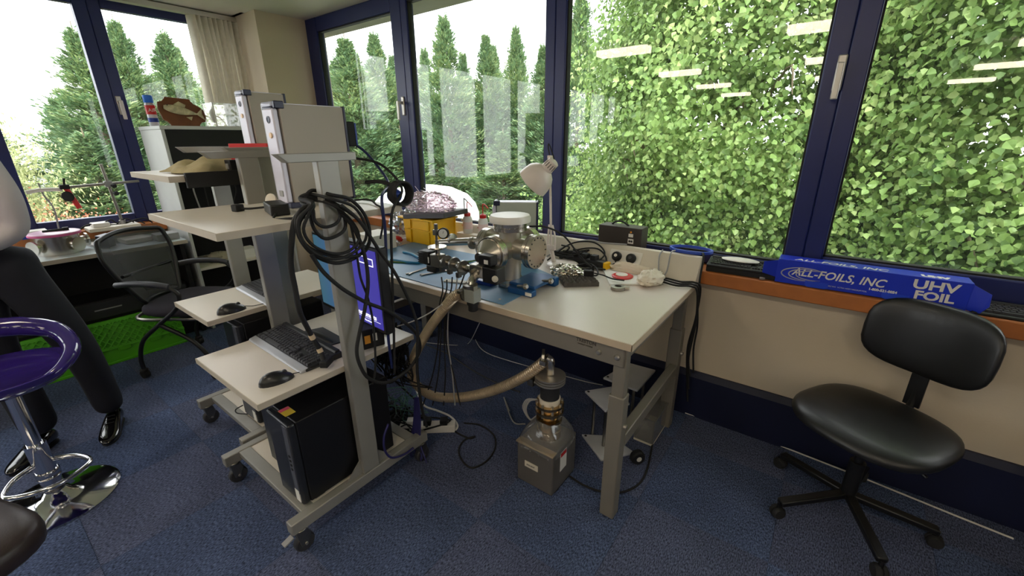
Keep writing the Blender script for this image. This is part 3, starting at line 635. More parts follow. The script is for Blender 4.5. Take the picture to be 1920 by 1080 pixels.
# pad, small instrument, power adapter, knob
t = thing('wrist_rest_pad', 'black wrist rest pad lying behind the nearest keyboard', 'mouse pad', (-1.70, .87, .670))
G().prism([(-1.83, .840), (-1.60, .832), (-1.585, .905), (-1.80, .918)], .670, .676, 'z').mk('pad', dgrey, t, bev=.002); G().ell((-1.715, .852, .674), (.11, .022, .013)).mk('gel_rest', black, t); 
t = thing('readout_box', 'small black instrument box with two stickers right of the monitor', 'instrument', (-1.50, .99, .670))
G().obox((-1.50, .955, .715), (.135, .10, .088), (0, 0, -.3)).mk('case', blackm, t, bev=.004)
q = Euler((0, 0, -.3)).to_matrix(); c_ = Vector((-1.50, .955, .715))
def qo(g, x, y, z, sx, sy, sz): return g.obox(c_+q@Vector((x, y, z)), (sx, sy, sz), (0, 0, -.3))
qo(G(), .0685, -.022, .0, .001, .024, .036).mk('sticker', stick_o, t, smooth=0); qo(G(), .0685, .010, .004, .001, .018, .034).mk('sticker', paper, t, smooth=0)
g = G()
for i in range(4):
    for j in range(2): qo(g, -.045+.026*i, -.051, -.02+.018*j, .012, .003, .008)
g.mk('front_buttons', dgrey, t, smooth=0); qo(G(), -.01, -.0505, .022, .085, .002, .022).mk('display', pcf, t, smooth=0)
t = thing('power_brick', 'black power brick near the edge of the nearest cart\'s upper shelf', 'power supply', (-1.62, .70, 1.249))
G().obox((-1.62, .73, 1.269), (.145, .062, .040), (0, 0, -.28)).mk('brick', black, t, bev=.005)
G().obox((-1.795, .668, 1.262), (.030, .034, .026), (0, 0, .3)).mk('inline_plug', blackm, t, bev=.004)
G().tube([(-1.69, .745, 1.27), (-1.73, .745, 1.262), (-1.765, .70, 1.258), (-1.785, .675, 1.26)], .004).mk('lead', rubber, t)
G().tube([(-1.56, .70, 1.262), (-1.53, .675, 1.245), (-1.46, .69, 1.252), (-1.41, .73, 1.255)], .0045).mk('output_lead', rubber, t)
G().lathe([(.022, 0), (.026, .006), (.026, .012), (.018, .016), (0, .017)], (-1.795, .800, 1.275), (.35, -.9, .25), 20).mk('round_knob', cream, smooth=50, label='cream round cap leaning beside the nearest controller\'s foot', cat='cap')
# things on the farther cart's top shelf
clothm = mat('olive_cloth', (176, 164, 128), .95, var=.12, scale=20, bump=.4, bscale=90)
g = G(); nx, ny = 22, 12; V = []; Fq = []
for i in range(nx+1):
    for j in range(ny+1):
        u_, v_ = i/nx, j/ny; e = math.sin(math.pi*u_)**.55*math.sin(math.pi*v_)**.6
        z = .052*e*(.75+.35*math.sin(7*u_+4*v_))+.006*math.sin(17*u_-9*v_)*e
        V.append((-2.34+.26*u_+.02*math.sin(9*v_), .60+.24*v_+.03*u_+.012*math.sin(8*u_), 1.378+z*1.35))
for i in range(nx):
    for j in range(ny): a = i*(ny+1)+j; Fq.append((a, a+1, a+ny+2, a+ny+1))
g.add(V, Fq); g.mk('folded_cloth', clothm, smooth=80, solid=.004, label='crumpled olive cloth on the farther cart\'s top shelf', cat='cloth')
t = thing('switch_box', 'small black box with a square port beside the olive cloth', 'box', (-2.08, .81, 1.373))
G().box(-2.118, -2.060, .775, .855, 1.373, 1.425).mk('case', blackm, t, bev=.003); G().box(-2.104, -2.078, .772, .777, 1.388, 1.410).mk('port', greyp, t, smooth=0)
G().box(-2.056, -2.036, .60, .858, 1.325, 1.384).mk('black_tray', blackm, bev=.003, label='black cable tray on the farther cart\'s top shelf edge', cat='tray')
G().obox((-2.26, .95, 1.432), (.20, .03, .115), (0, 0, .5)).mk('red_folder', redp, bev=.003, label='red folder standing behind the olive cloth', cat='folder')
G().obox((-2.40, .86, 1.403), (.09, .06, .06), (0, 0, .3)).mk('carton', mat('pink_carton', (228, 196, 170), .8), bev=.002, label='small pale pink carton beside the red folder', cat='carton')
# ---------------------------------------------------------------- bench top: mat, chamber, valves
matb = mat('blue_mat', (96, 140, 178), .45, var=.05); blued = mat('blue_anodised', (34, 84, 140), .35, .2, var=.05); greyv = mat('valve_grey_green', (150, 154, 146), .45, var=.04)
dg2 = mat('charcoal', (40, 40, 42), .5, var=.05); gauge = mat('gauge_face', (226, 228, 226), .4, var=.02)
g = G().prism([(-2.28, 1.335), (-1.05, 1.335), (-1.06, 1.80), (-1.30, 1.90), (-2.28, 1.90)], .8255, .8285, 'z')
mt = g.mk('bench_mat', matb, smooth=0, label='blue antistatic mat under the steel chamber', cat='mat')
G().lathe([(.006, 0), (.006, .002), (0, .003)], (-1.10, 1.375, .8285), n=12).mk('press_stud', bolt, mt)
CX, CY, CZ = -1.18, 1.56, 1.016
ch = thing('vacuum_chamber', 'steel six way vacuum chamber with white cap on the blue mat', 'vacuum chamber', (CX, CY, .8285))
blast = mat('blasted_steel', (196, 190, 178), .42, .9, var=.05)
G().lathe([(.052, .87), (.052, 1.105)], (CX, CY, 0), n=32).mk('body', blast, ch)
for nm, d in (('port_tube', (1, 0, 0)), ('port_tube', (-1, 0, 0)), ('port_tube', (0, 1, 0)), ('port_tube', (0, -1, 0))):
    G().lathe([(.051, 0), (.051, .12)], (CX, CY, CZ), d, 32).mk(nm, blast, ch)
def flange(parent, c, d, r, th, name='flange', holes=16, blank=True, pair=True):
    c, d = Vector(c), Vector(d).normalized()
    pr = [(r-.002, 0), (r, .002), (r, th*.45), (r-.003, th*.48), (r-.003, th*.52), (r, th*.55), (r, th-.002), (r-.002, th)] if pair else [(r-.002, 0), (r, .002), (r, th-.002), (r-.002, th)]
    if not blank: pr = [(r*.6, 0)]+pr+[(r*.6, th)]
    f = G().lathe(pr, c, d, 40).mk(name, stain, parent)
    q = d.orthogonal().normalized(); w = d.cross(q); g = G()
    for k in range(holes):
        a = 2*math.pi*k/holes; g.cyl(c+(q*math.cos(a)+w*math.sin(a))*r*.84+d*(th-.001), c+(q*math.cos(a)+w*math.sin(a))*r*.84+d*(th+.0012), r*.05, n=8)
    if holes: g.mk('bolt_holes', dg2, f, smooth=0, kind='stuff')
    return f
flange(ch, (CX+.115, CY, CZ), (1, 0, 0), .078, .04)
flange(ch, (CX-.115, CY, CZ), (-1, 0, 0), .078, .04)
flange(ch, (CX, CY+.115, CZ), (0, 1, 0), .078, .04)
flange(ch, (CX, CY-.115, CZ), (0, -1, 0), .078, .04)
flange(ch, (CX, CY, 1.100), (0, 0, 1), .078, .04, 'top_flange')
g = G()
for k in range(20):
    a = 2*math.pi*k/20; g.cyl((CX+.070*math.cos(a), CY+.070*math.sin(a), 1.104), (CX+.070*math.cos(a), CY+.070*math.sin(a), 1.138), .006, n=6)
g.mk('flange_bolts', bolt, ch, kind='stuff')
G().lathe([(.085, 1.140), (.096, 1.141), (.097, 1.160), (.090, 1.172), (.05, 1.176), (0, 1.177)], (CX, CY, 0), n=40).mk('white_cap', whitep, ch, label='white plastic cap')
flange(ch, (CX, CY, .870), (0, 0, -1), .062, .036, 'foot_flange', 10)
G().lathe([(.070, 0), (.070, .006), (.03, .05), (.022, .06), (.022, .075)], (CX, CY-.154, CZ), (0, -1, 0), 32).mk('reducer_cone', stain, ch)
G().box(-1.13, -.995, 1.47, 1.51, .8285, .856).mk('support_foot', blued, ch, bev=.003); G().box(-1.10, -.99, 1.66, 1.70, .8285, .87).mk('support_foot', blued, ch, bev=.003)
G().box(-1.14, -1.00, 1.50, 1.68, .856, .872).mk('support_plate', blued, ch, bev=.003); G().box(-1.03, -.995, 1.4690, 1.4698, .834, .85).mk('support_label', paper, ch, smooth=0)
G().box(-1.36, -1.24, 1.48, 1.53, .8285, .850).box(-1.34, -1.26, 1.46, 1.56, .85, .856).mk('support_foot', bluep, ch, bev=.003)
for x, y in ((-1.07, 1.47), (-1.02, 1.60)): G().cyl((x, y, .87), (x+.05, y-.02, .885), .007).lathe([(.012, 0), (.014, .01), (.008, .02)], (x+.05, y-.02, .885), (1, -.3, .2), 12).mk('clamp_screw', dsteel, ch)
G().tube([(CX-.155, CY, CZ+.01), (CX-.24, CY-.01, CZ), (CX-.44, CY-.03, CZ-.03)], .019, 14).mk('side_tube', stain, ch)
for s in (.22, .36): G().lathe([(.020, 0), (.031, .002), (.031, .014), (.020, .016)], (CX-s, CY-.012, CZ-.006), (-1, 0, -.1), 20).mk('tube_clamp', dsteel, ch)
# valve train in front of the chamber
vt = thing('valve_train', 'cluster of black motor valves and dial gauge clamped before the chamber', 'valve', (-1.2, 1.36, .83))
y0 = 1.33
G().obox((-1.175, y0, .962), (.075, .052, .055)).mk('valve_block', dsteel, vt, bev=.004)
G().obox((-1.095, y0, .958), (.078, .062, .070)).mk('actuator', black, vt, bev=.005); G().obox((-1.125, y0, 1.018), (.066, .05, .044)).mk('actuator_head', black, vt, bev=.004)
G().obox((-1.115, y0-.0262, 1.014), (.022, .001, .018)).mk('type_plate', paper, vt, smooth=0); G().obox((-1.143, y0-.0268, .958), (.014, .001, .036)).mk('type_plate', greyp, vt, smooth=0)
G().lathe([(.014, 0), (.014, .004), (.010, .005), (.006, .009), (0, .009)], (-1.062, y0-.032, .952), (.3, -1, 0), 16).mk('connector', cream, vt)
G().cyl((-1.18, 1.30, .955), (-1.18, 1.40, 1.0), .020).mk('inlet_pipe', stain, vt)
G().tube([(-1.21, y0, .955), (-1.30, y0+.01, .957), (-1.44, y0+.03, .955)], .0165, 14).mk('branch_pipe', stain, vt)
for x, yy in ((-1.265, y0), (-1.335, y0+.015), (-1.39, y0+.02)): G().lathe([(.017, 0), (.034, .003), (.034, .013), (.017, .016)], (x, yy, .956), (-1, .12, 0), 20).obox((x-.008, yy-.03, .93), (.018, .02, .022)).mk('ring_clamp', dsteel, vt)
G().obox((-1.47, y0+.035, .952), (.06, .05, .062)).mk('valve_block', dsteel, vt, bev=.004)
G().obox((-1.545, y0+.035, .957), (.072, .058, .066)).mk('actuator', black, vt, bev=.008); G().obox((-1.50, y0+.035, .908), (.062, .05, .036)).mk('actuator_foot', black, vt, bev=.005)
g = G()
for k in range(5): g.box(-1.582, -1.54, y0+.0045, y0+.006, .932+.011*k, .936+.011*k)
g.mk('cooling_ribs', dg2, vt, smooth=0); G().obox((-1.512, y0+.008, .952), (.016, .001, .03)).mk('type_plate', paper, vt, smooth=0)
sx, sy = -1.47, y0+.035
G().lathe([(.012, .98), (.012, 1.01), (.045, 1.011), (.047, 1.016), (.045, 1.021), (.009, 1.022), (.009, 1.05), (.006, 1.052), (.006, 1.075)], (sx, sy, 0), n=24).mk('stem', stain, vt)
G().obox((sx, sy, 1.088), (.026, .024, .026)).cyl((sx, sy, 1.10), (sx, sy, 1.128), .009).cyl((sx+.01, sy, 1.09), (sx+.04, sy, 1.09), .007).mk('stem_cross', dsteel, vt, bev=.002)
dn = Vector((.5, -.85, .1)).normalized(); dc = Vector((sx+.052, sy-.004, 1.09))
dl = G().lathe([(.024, -.012), (.026, -.010), (.026, .008), (.023, .010)], dc, dn, 24).mk('dial_gauge', blackm, vt)
G().lathe([(.0205, 0), (.0205, .0012)], dc+dn*.0098, dn, 24).mk('dial_face', gauge, dl); G().bar(dc+dn*.0115, dc+dn*.0115+Vector((.006, 0, .012)), .0016, .0008, upv=dn).mk('needle', ink, dl)
G().tube([(-1.185, 1.315, .94), (-1.178, 1.28, .925), (-1.172, 1.268, .905)], .019, 14).mk('elbow', stain, vt)
G().lathe([(.018, .918), (.033, .916), (.033, .902), (.018, .900), (.018, .885)], (-1.172, 1.264, 0), n=22).obox((-1.140, 1.250, .909), (.02, .024, .02)).mk('ring_clamp', dsteel, vt)
G().obox((-1.160, 1.262, .872), (.056, .050, .062)).mk('angle_valve', greyv, vt, bev=.004)
G().lathe([(.026, 0), (.026, .012), (.021, .014), (.021, .040), (.018, .043)], (-1.160, 1.262, .841), (0, 0, -1), 20).mk('valve_knob', blackm, vt)
G().lathe([(.017, 0), (.034, .003), (.034, .015), (.017, .018)], (-1.188, 1.262, .870), (-1, 0, -.15), 20).obox((-1.20, 1.235, .885), (.02, .03, .012)).mk('ring_clamp', dsteel, vt)
# bellows hose
hp = [(-1.20, 1.262, .868), (-1.26, 1.258, .845), (-1.35, 1.255, .75), (-1.47, 1.25, .60), (-1.585, 1.25, .42), (-1.605, 1.25, .31), (-1.53, 1.25, .262), (-1.42, 1.255, .262), (-1.25, 1.275, .318), (-1.08, 1.30, .41), (-.95, 1.33, .505), (-.875, 1.36, .580), (-.85, 1.375, .612)]
hs = spline(hp, 14); acc = [0]
for a, b in zip(hs[:-1], hs[1:]): acc.append(acc[-1]+(b-a).length)
N = 620; pts = []; j = 0
for i in range(N+1):
    d = acc[-1]*i/N
    while j < len(acc)-2 and acc[j+1] < d: j += 1
    pts.append(hs[j].lerp(hs[j+1], (d-acc[j])/max(1e-9, acc[j+1]-acc[j])))
g = G().tube(pts, lambda q: .0195+(.0045 if int(round(q*N)) % 4 < 2 else 0), 14, 1)
hose = thing('bellows_hose', 'corrugated steel hose looping from the valves down to the pump', 'hose', (-1.2, 1.262, .26))
g.mk('corrugation', mat('hose_steel', (222, 202, 174), .32, .75, var=.06), hose, smooth=25)
# pump
pgr = mat('pump_grey', (106, 102, 98), .45, .3, var=.05); gold = mat('warm_steel', (186, 160, 120), .25, 1, var=.08); film = glassmat('clear_film', (.82, .82, .80), 1.6, .12, .10)
pu = thing('vacuum_pump', 'grey floor pump with steel column under a clear plastic bag', 'pump', (-.835, 1.37, 0))
G().box(-.93, -.74, 1.268, 1.475, .008, .225).mk('pump_case', pgr, pu, bev=.008)
G().box(-.925, -.745, 1.30, 1.47, 0, .01).mk('base', rubber, pu, smooth=0)
G().box(-.932, -.738, 1.262, 1.30, .218, .226).mk('top_lip', mat('pump_lip', (176, 160, 138), .4, .5), pu, bev=.002)
pl = G().box(-.885, -.815, 1.2655, 1.2682, .105, .135).mk('name_plate', cream, pu, smooth=0); text('plate_print', 'AGILENT', .011, ink, (-.875, 1.2653, .116), (math.pi/2, 0, 0), pl)
for k in range(4): G().lathe([(.0035, 0), (.0035, .002)], (-.905+.047*k, 1.268, .198), (0, -1, 0), 8).mk('screw', bolt, pu)
G().box(-.7395, -.7385, 1.33, 1.385, .10, .20).mk('warning_label', paper, pu, smooth=0); G().box(-.7387, -.7380, 1.333, 1.382, .175, .197).mk('warning_stripe', redp, pu, smooth=0)
px, py = -.835, 1.385
G().lathe([(.055, .225), (.055, .262), (.050, .265), (.050, .30), (.058, .302), (.058, .318), (.040, .322), (.040, .352)], (px, py, 0), n=28).mk('pump_neck', gold, pu)
G().lathe([(.064, .352), (.064, .366), (.052, .368), (.052, .384), (.064, .386), (.064, .398)], (px, py, 0), n=28).mk('lower_flange', gold, pu)
g = G()
for k in range(8):
    a = k*math.pi/4; g.cyl((px+.057*math.cos(a), py+.057*math.sin(a), .345), (px+.057*math.cos(a), py+.057*math.sin(a), .408), .006, n=6)
g.mk('flange_bolts', bolt, pu, kind='stuff')
G().lathe([(.046, .398), (.046, .42)], (px, py, 0), n=24).lathe([(.048, .415), (.048, .425)], (px, py, 0), n=24).mk('band', cream, pu)
G().lathe([(.043, .42), (.043, .505)], (px, py, 0), n=28).mk('column', dg2, pu)
for k in range(3): G().lathe([(.04, .503+.012*k), (.067, .504+.012*k), (.067, .512+.012*k), (.04, .513+.012*k)], (px, py, 0), n=32).mk('top_flange', blast, pu)
G().cyl((px, py, .54), (px, py, .585), .017).tube([(px, py, .585), (px-.004, py-.003, .605), (px-.018, py-.012, .618)], .02, 14).mk('inlet', stain, pu)
G().lathe([(.02, 0), (.036, .003), (.036, .014), (.02, .017)], (px-.020, py-.012, .618), (-.7, -.4, .0), 20).obox((px-.005, py-.05, .615), (.03, .02, .02)).mk('ring_clamp', stain, pu)
G().cyl((px-.04, py, .47), (px-.075, py-.005, .475), .014).obox((px-.09, py-.005, .475), (.03, .04, .035)).cyl((px-.105, py, .477), (px-.16, py, .485), .013).lathe([(.024, 0), (.024, .01)], (px-.125, py, .48), (-1, 0, .1), 16).mk('side_valve', dsteel, pu)
g = G(); nu, nv = 28, 9; V = []; Fq = []
for i in range(nv+1):
    z = .20+.12*i/nv; e = 1-(i/nv)**2.2*.55
    for k in range(nu):
        a = 2*math.pi*k/nu; sq = 1/max(abs(math.cos(a)), abs(math.sin(a)))**.75; w = 1+.03*math.sin(5*a+i)
        V.append((-.835+.103*e*math.cos(a)*sq*w, 1.375+.112*e*math.sin(a)*sq*w, z+.006*math.sin(3*a+i*.7)))
for i in range(nv):
    for k in range(nu): k2 = (k+1) % nu; Fq.append((i*nu+k, i*nu+k2, (i+1)*nu+k2, (i+1)*nu+k))
g.add(V, Fq).mk('plastic_bag', film, pu, smooth=60)
for k in range(3): G().tube([(px-.05, py-.02, .40), (px-.085-.008*k, py-.03, .385), (px-.10-.008*k, py-.04, .34), (px-.08, py-.035, .29), (px-.055, py-.02, .31)], .004).mk('signal_lead', greyp, pu)
# ---------------------------------------------------------------- desk lamp
lmp = thing('desk_lamp', 'white jointed desk lamp on the bench before the navy mullion', 'lamp', (-1.14, 1.99, .825))
lw = mat('lamp_white', (226, 214, 206), .35, var=.02)
G().lathe([(.088, .825), (.090, .830), (.088, .843), (.075, .850), (.02, .853), (0, .853)], (-1.14, 1.99, 0), n=36).mk('base', lw, lmp)
G().cyl((-1.185, 1.97, .853), (-1.195, 1.955, .93), .012).mk('socket', lw, lmp)
G().cyl((-1.195, 1.955, .92), (-1.205, 1.95, 1.22), .0065).mk('lower_arm', lw, lmp)
for s in (-.018, .018): G().tube([(-1.195+s*1.3, 1.955, .93), (-1.195+s*1.2, 1.955, 1.0), (-1.20+s*.6, 1.953, 1.06)], .005, 8).mk('spring_arm', lw, lmp)
G().obox((-1.195, 1.955, .935), (.05, .018, .03)).mk('joint', lw, lmp, bev=.004)
G().cyl((-1.205, 1.95, 1.22), (-1.215, 1.95, 1.415), .0065).obox((-1.212, 1.95, 1.405), (.022, .02, .03)).mk('upper_arm', lw, lmp)
a0 = Vector((-1.172, 1.93, 1.395)); dn = Vector((-.125, -.035, -.125)).normalized()
G().lathe([(0, -.002), (.022, 0), (.030, .006), (.033, .045), (.034, .062)], a0, dn, 28).mk('lamp_socket', lw, lmp)
sh = G().lathe([(.033, .058), (.040, .062), (.062, .078), (.078, .10), (.086, .135), (.089, .165), (.086, .165), (.083, .135), (.075, .103), (.058, .08), (.036, .066)], a0, dn, 36).mk('lamp_shade', lw, lmp, smooth=60)
q_ = dn.orthogonal().normalized(); w_ = dn.cross(q_)
for k in range(14):
    a = 2*math.pi*k/14; u_ = q_*math.cos(a)+w_*math.sin(a); G().bar(a0+dn*.016+u_*.0318, a0+dn*.044+u_*.0333, .0035, .0012, upv=u_).mk('vent_slot', ink, sh, smooth=0)
G().ell(a0+dn*.115, (.028, .028, .028)).mk('bulb', whitep, lmp)
G().tube([(-1.215, 1.95, 1.42), (-1.222, 1.945, 1.46), (-1.214, 1.94, 1.475), (-1.185, 1.935, 1.42), (-1.178, 1.932, 1.398)], .003).mk('lead', rubber, lmp)
# ---------------------------------------------------------------- yellow bin, wrap, bottles
bn = thing('storage_bin', 'yellow stacking bin under dark grey lid on the bench', 'bin', (-2.21, 2.02, .825))
G().prism([(1.905, .826), (2.10, .826), (2.115, 1.0), (1.895, 1.0)], -2.355, -2.345, 'x').prism([(1.905, .826), (2.10, .826), (2.115, 1.0), (1.895, 1.0)], -2.085, -2.075, 'x').box(-2.35, -2.08, 1.905, 2.10, .826, .834).mk('side_wall', yel, bn, smooth=0)
G().prism([(-2.35, .83), (-2.08, .83), (-2.062, 1.0), (-2.368, 1.0)], 1.897, 1.905, 'y').mk('front_wall', yel, bn, smooth=0); G().prism([(-2.35, .83), (-2.08, .83), (-2.062, 1.0), (-2.368, 1.0)], 2.098, 2.106, 'y').mk('rear_wall', yel, bn, smooth=0)
for x in (-2.30, -2.12): G().prism([(x-.012, .83), (x+.012, .83), (x+.015, .99), (x-.015, .99)], 1.889, 1.898, 'y').mk('rib', yel, bn, smooth=0)
G().box(-2.345, -2.085, 1.889, 1.898, .92, .927).mk('rib', yel, bn, smooth=0)
G().box(-2.40, -2.05, 1.875, 2.115, .992, 1.0035).mk('rim', yel, bn, bev=.002)
t = thing('bin_lid', 'dark grey tray lying tilted over the yellow bin', 'tray', (-2.17, 2.0, 1.004))
G().obox((-2.15, 2.0, 1.033), (.38, .24, .012), (0, -.10, .05)).obox((-2.145, 1.885, 1.025), (.38, .012, .032), (0, -.10, .05)).obox((-2.165, 2.117, 1.025), (.38, .012, .032), (0, -.10, .05)).obox((-1.963, 2.005, 1.045), (.012, .24, .032), (0, -.1, .05)).mk('tray', mat('lid_grey', (66, 64, 68), .55, var=.06), t, bev=.003)
wrapm = glassmat('pink_bubble_wrap', (.97, .84, .92), 3.0, .12, .2); bagm = glassmat('clear_bag', (.92, .93, .95), 2.2, .08, .14)
def crumple(name, label, cat, c, r, m, amp=.3, seed=1, nu=36, nv=20, ridge=14, flat=True, sm=20, solid=0, cut=-.6):
    g = G(); rg = np.random.default_rng(seed); K = rg.normal(size=(ridge, 3))*3.2; ph = rg.uniform(0, 6.3, ridge)
    V = []; Fq = []
    for i in range(nv+1):
        th = math.pi*i/nv
        for j in range(nu):
            a = 2*math.pi*j/nu; d = np.array([math.sin(th)*math.cos(a), math.sin(th)*math.sin(a), -math.cos(th)])
            s = sum(abs(math.sin(k@d+p)) for k, p in zip(K, ph))/ridge-.6
            f = 1+amp*s*2.2+amp*.25*rg.normal()*(math.sin(th) > .2); z = max(d[2], cut)
            V.append((c[0]+r[0]*d[0]*f, c[1]+r[1]*d[1]*f, max(c[2]+r[2]*z*f, c[2]+r[2]*cut)))
    for i in range(nv):
        for j in range(nu): j2 = (j+1) % nu; Fq.append((i*nu+j, i*nu+j2, (i+1)*nu+j2, (i+1)*nu+j))
    g.add(V, Fq); return g.mk(name, m, smooth=sm, label=label, cat=cat)
crumple('bubble_wrap', 'heap of clear pinkish plastic wrap on the dark grey tray', 'plastic wrap', (-2.20, 2.0, 1.092), (.20, .125, .075), wrapm, .26, 3, 70, 36, 44, cut=-.55)
rg = np.random.default_rng(77); g = G()
for i in range(70):
    c = rg.normal(size=3)*np.array([.085, .055, .03])+np.array([-2.20, 2.0, 1.115]); d = rg.normal(size=3)*np.array([.05, .04, .02])
    c[2] = max(c[2], 1.07); g.tube([tuple(c-d), tuple(c+rg.normal(size=3)*.012), tuple(c+d)], .0014, 4, 3)
o = g.mk('wrap_creases', mat('wrap_crease', (244, 226, 238), .4), label='white creases over the heap of pinkish plastic wrap', cat='plastic wrap'); o['kind'] = 'stuff'
crumple('foil_bag', 'silvery clear plastic bag hanging left of the yellow bin', 'bag', (-2.47, 1.99, .93), (.09, .10, .10), mat('foil_film', (200, 202, 210), .22, .75, var=.1), .3, 5, 36, 20, 20, cut=-.75)
crumple('red_bag', 'crumpled red packet in the plastic left of the yellow bin', 'packet', (-2.40, 1.84, .845), (.06, .04, .022), redp, .2, 6, cut=-.8)
crumple('clear_bag', 'crumpled clear plastic bag on the bench before the red packet', 'bag', (-2.36, 1.775, .842), (.085, .04, .02), bagm, .3, 7, cut=-.7)
def bottle(label, x, y, z):
    t = thing('wash_bottle', label, 'bottle', (x, y, z), 0, 'red capped wash bottles')
    G().lathe([(.030, 0), (.032, .004), (.032, .095), (.028, .108), (.018, .118)], (x, y, z), n=24).mk('bottle_body', mat('bottle_white', (226, 224, 222), .4, var=.02), t)
    G().lathe([(.0328, .03), (.0328, .078)], (x, y, z), n=24).mk('bottle_label', mat('bottle_label', (232, 206, 206), .6, var=.05), t)
    G().lathe([(.021, .116), (.022, .118), (.022, .136), (.016, .140), (.005, .146)], (x, y, z), n=20).mk('cap', redp, t)
    G().tube([(x, y, z+.14), (x, y, z+.195), (x+.012, y-.004, z+.21), (x+.04, y-.012, z+.20), (x+.062, y-.02, z+.188)], .0033, 8).mk('spout', redp, t)
    text('label_print', 'ACETONE', .013, redp, (x-.026, y-.034, z+.05), (math.pi/2, 0, .35), t)
bottle('red capped wash bottle nearest the yellow bin', -1.985, 2.14, .890); bottle('red capped wash bottle with bent red spout nearest the chamber', -1.845, 2.14, .890)
G().box(-2.06, -1.78, 2.10, 2.19, .826, .890).mk('bottle_block', cream, bev=.003, label='cream block under the two wash bottles', cat='block')
t = thing('spout_bottle', 'clear bottle with dark bent tube behind the bin', 'bottle', (-2.10, 2.22, .868)); G().lathe([(.028, 0), (.028, .1), (.012, .12), (.012, .13)], (-2.10, 2.235, .868), n=20).mk('bottle_body', bagm, t); G().tube([(-2.10, 2.235, .95), (-2.10, 2.235, 1.09), (-2.09, 2.23, 1.105), (-2.05, 2.22, 1.085)], .004).mk('spout', dg2, t)
G().box(-2.44, -2.26, 1.56, 1.74, .826, .93).mk('carton_box', cream, bev=.003, label='cream box with white top on the bench behind the monitor', cat='box')
# tools and small things on the bench
spn = dsteel
for i, (a, b, lb) in enumerate([((-1.72, 1.395), (-1.73, 1.60), 'long open ended spanner lying on the blue mat'), ((-1.645, 1.425), (-1.60, 1.53), 'short open ended spanner beside the longer one')]):
    a, b = Vector((*a, .8325)), Vector((*b, .8325)); d = (b-a).normalized(); n_ = Vector((-d.y, d.x, 0))
    g = G().bar(a, b, .012, .005)
    for e, s in ((a, -1), (b, 1)):
        for w in (-1, 1): g.bar(e+n_*w*.004, e+d*s*.022+n_*w*.011, .009, .006)
    g.mk('spanner', spn, smooth=0, label=lb, cat='spanner', group='spanners on the mat')
G().tube([(-2.02, 1.50, .836), (-1.90, 1.52, .836), (-1.83, 1.55, .836), (-1.86, 1.60, .836), (-2.02, 1.66, .836), (-2.10, 1.66, .836)], .007, 8).mk('blue_tube', mat('teal_tube', (40, 130, 170), .4), label='teal plastic tube bent in a loop on the mat', cat='tube')
for i, (off, c, nm) in enumerate([(0, (70, 130, 60), 'green'), (.05, (150, 140, 110), 'beige'), (.09, (110, 120, 110), 'grey')]):
    G().tube([(-2.20+off, 1.40+off*.6, .832), (-2.0+off, 1.46+off*.7, .833), (-1.75+off*.5, 1.62+off*.6, .833), (-1.62, 1.72+off*.4, .834), (-1.5, 1.86+off*.3, .86)], .003, 7).mk('thin_tube', mat(nm+'_tube', c, .5), label='thin %s tube running across the blue mat to the back' % nm, cat='tube')
G().obox((-1.42, 1.44, .832), (.14, .035, .006), (0, 0, .35)).mk('card_slip', paper, bev=.001, label='white slip of card on the mat under the valves', cat='card')
crumple('crumpled_foil', 'crumpled aluminium foil between lamp base and foam', 'foil', (-1.035, 1.85, .850), (.085, .06, .032), mat('aluminium_foil', (206, 200, 190), .2, 1, var=.05), .34, 12, 56, 30, 34, sm=5, cut=-.75)
g = G(); V = []; Fq = []; n = 40; A, B, D_ = Vector((-.955, 1.690, 0)), Vector((-.825, 1.800, 0)), Vector((-1.035, 1.775, 0))
for i in range(n+1):
    for j in range(n+1):
        p = A+(B-A)*(i/n)+(D_-A)*(j/n); e = min(i, j, n-i, n-j)
        V.append((p.x, p.y, .846+.012*math.sin(i/n*2*math.pi*4.5)*math.sin(j/n*2*math.pi*3)))
for i in range(n):
    for j in range(n): a = i*(n+1)+j; Fq.append((a, a+n+1, a+n+2, a+1))
b0 = len(V)
ring = [i*(n+1) for i in range(n+1)]+[n*(n+1)+j for j in range(1, n+1)]+[i*(n+1)+n for i in range(n-1, -1, -1)]+[j for j in range(n-1, 0, -1)]
V += [(V[r][0], V[r][1], .826) for r in ring]; L_ = len(ring)
for k in range(L_): Fq.append((ring[k], b0+k, b0+(k+1) % L_, ring[(k+1) % L_]))
g.add(V, Fq).mk('egg_crate_foam', mat('foam_grey', (84, 80, 76), .95, var=.08, bump=.3), label='grey egg crate foam block on the bench', cat='foam')
t = thing('cable_connector', 'black connector with lead lying on the grey foam', 'connector', (-.88, 1.85, .858)); G().obox((-.90, 1.835, .872), (.05, .03, .028), (0, 0, .4)).obox((-.885, 1.85, .895), (.012, .012, .03), (0, 0, .4)).mk('connector_body', blackm, t, bev=.003); G().tube([(-.875, 1.845, .872), (-.84, 1.87, .862), (-.80, 1.89, .846), (-.74, 1.90, .845)], .0035).mk('lead', rubber, t)
G().prism([(-.945, 2.085), (-.735, 2.06), (-.655, 1.942), (-.79, 1.842)], .8255, .834, 'z').mk('paper_stack', paper, bev=.001, label='folded white wipes under the red ring', cat='paper')
t = thing('sealing_ring', 'red plastic ring with white disc on the white wipes', 'ring', (-.785, 2.0, .834)); G().lathe([(.038, 0), (.052, .001), (.054, .006), (.046, .010), (.036, .008)], (-.785, 1.985, .834), n=32).mk('red_rim', redp, t); G().lathe([(.030, .008), (.030, .013), (0, .014)], (-.792, 1.992, .832), n=28).mk('white_disc', whitep, t); G().lathe([(.036, .002), (.036, .007), (0, .007)], (-.785, 1.985, .834), n=28).mk('red_dish', redp, t)
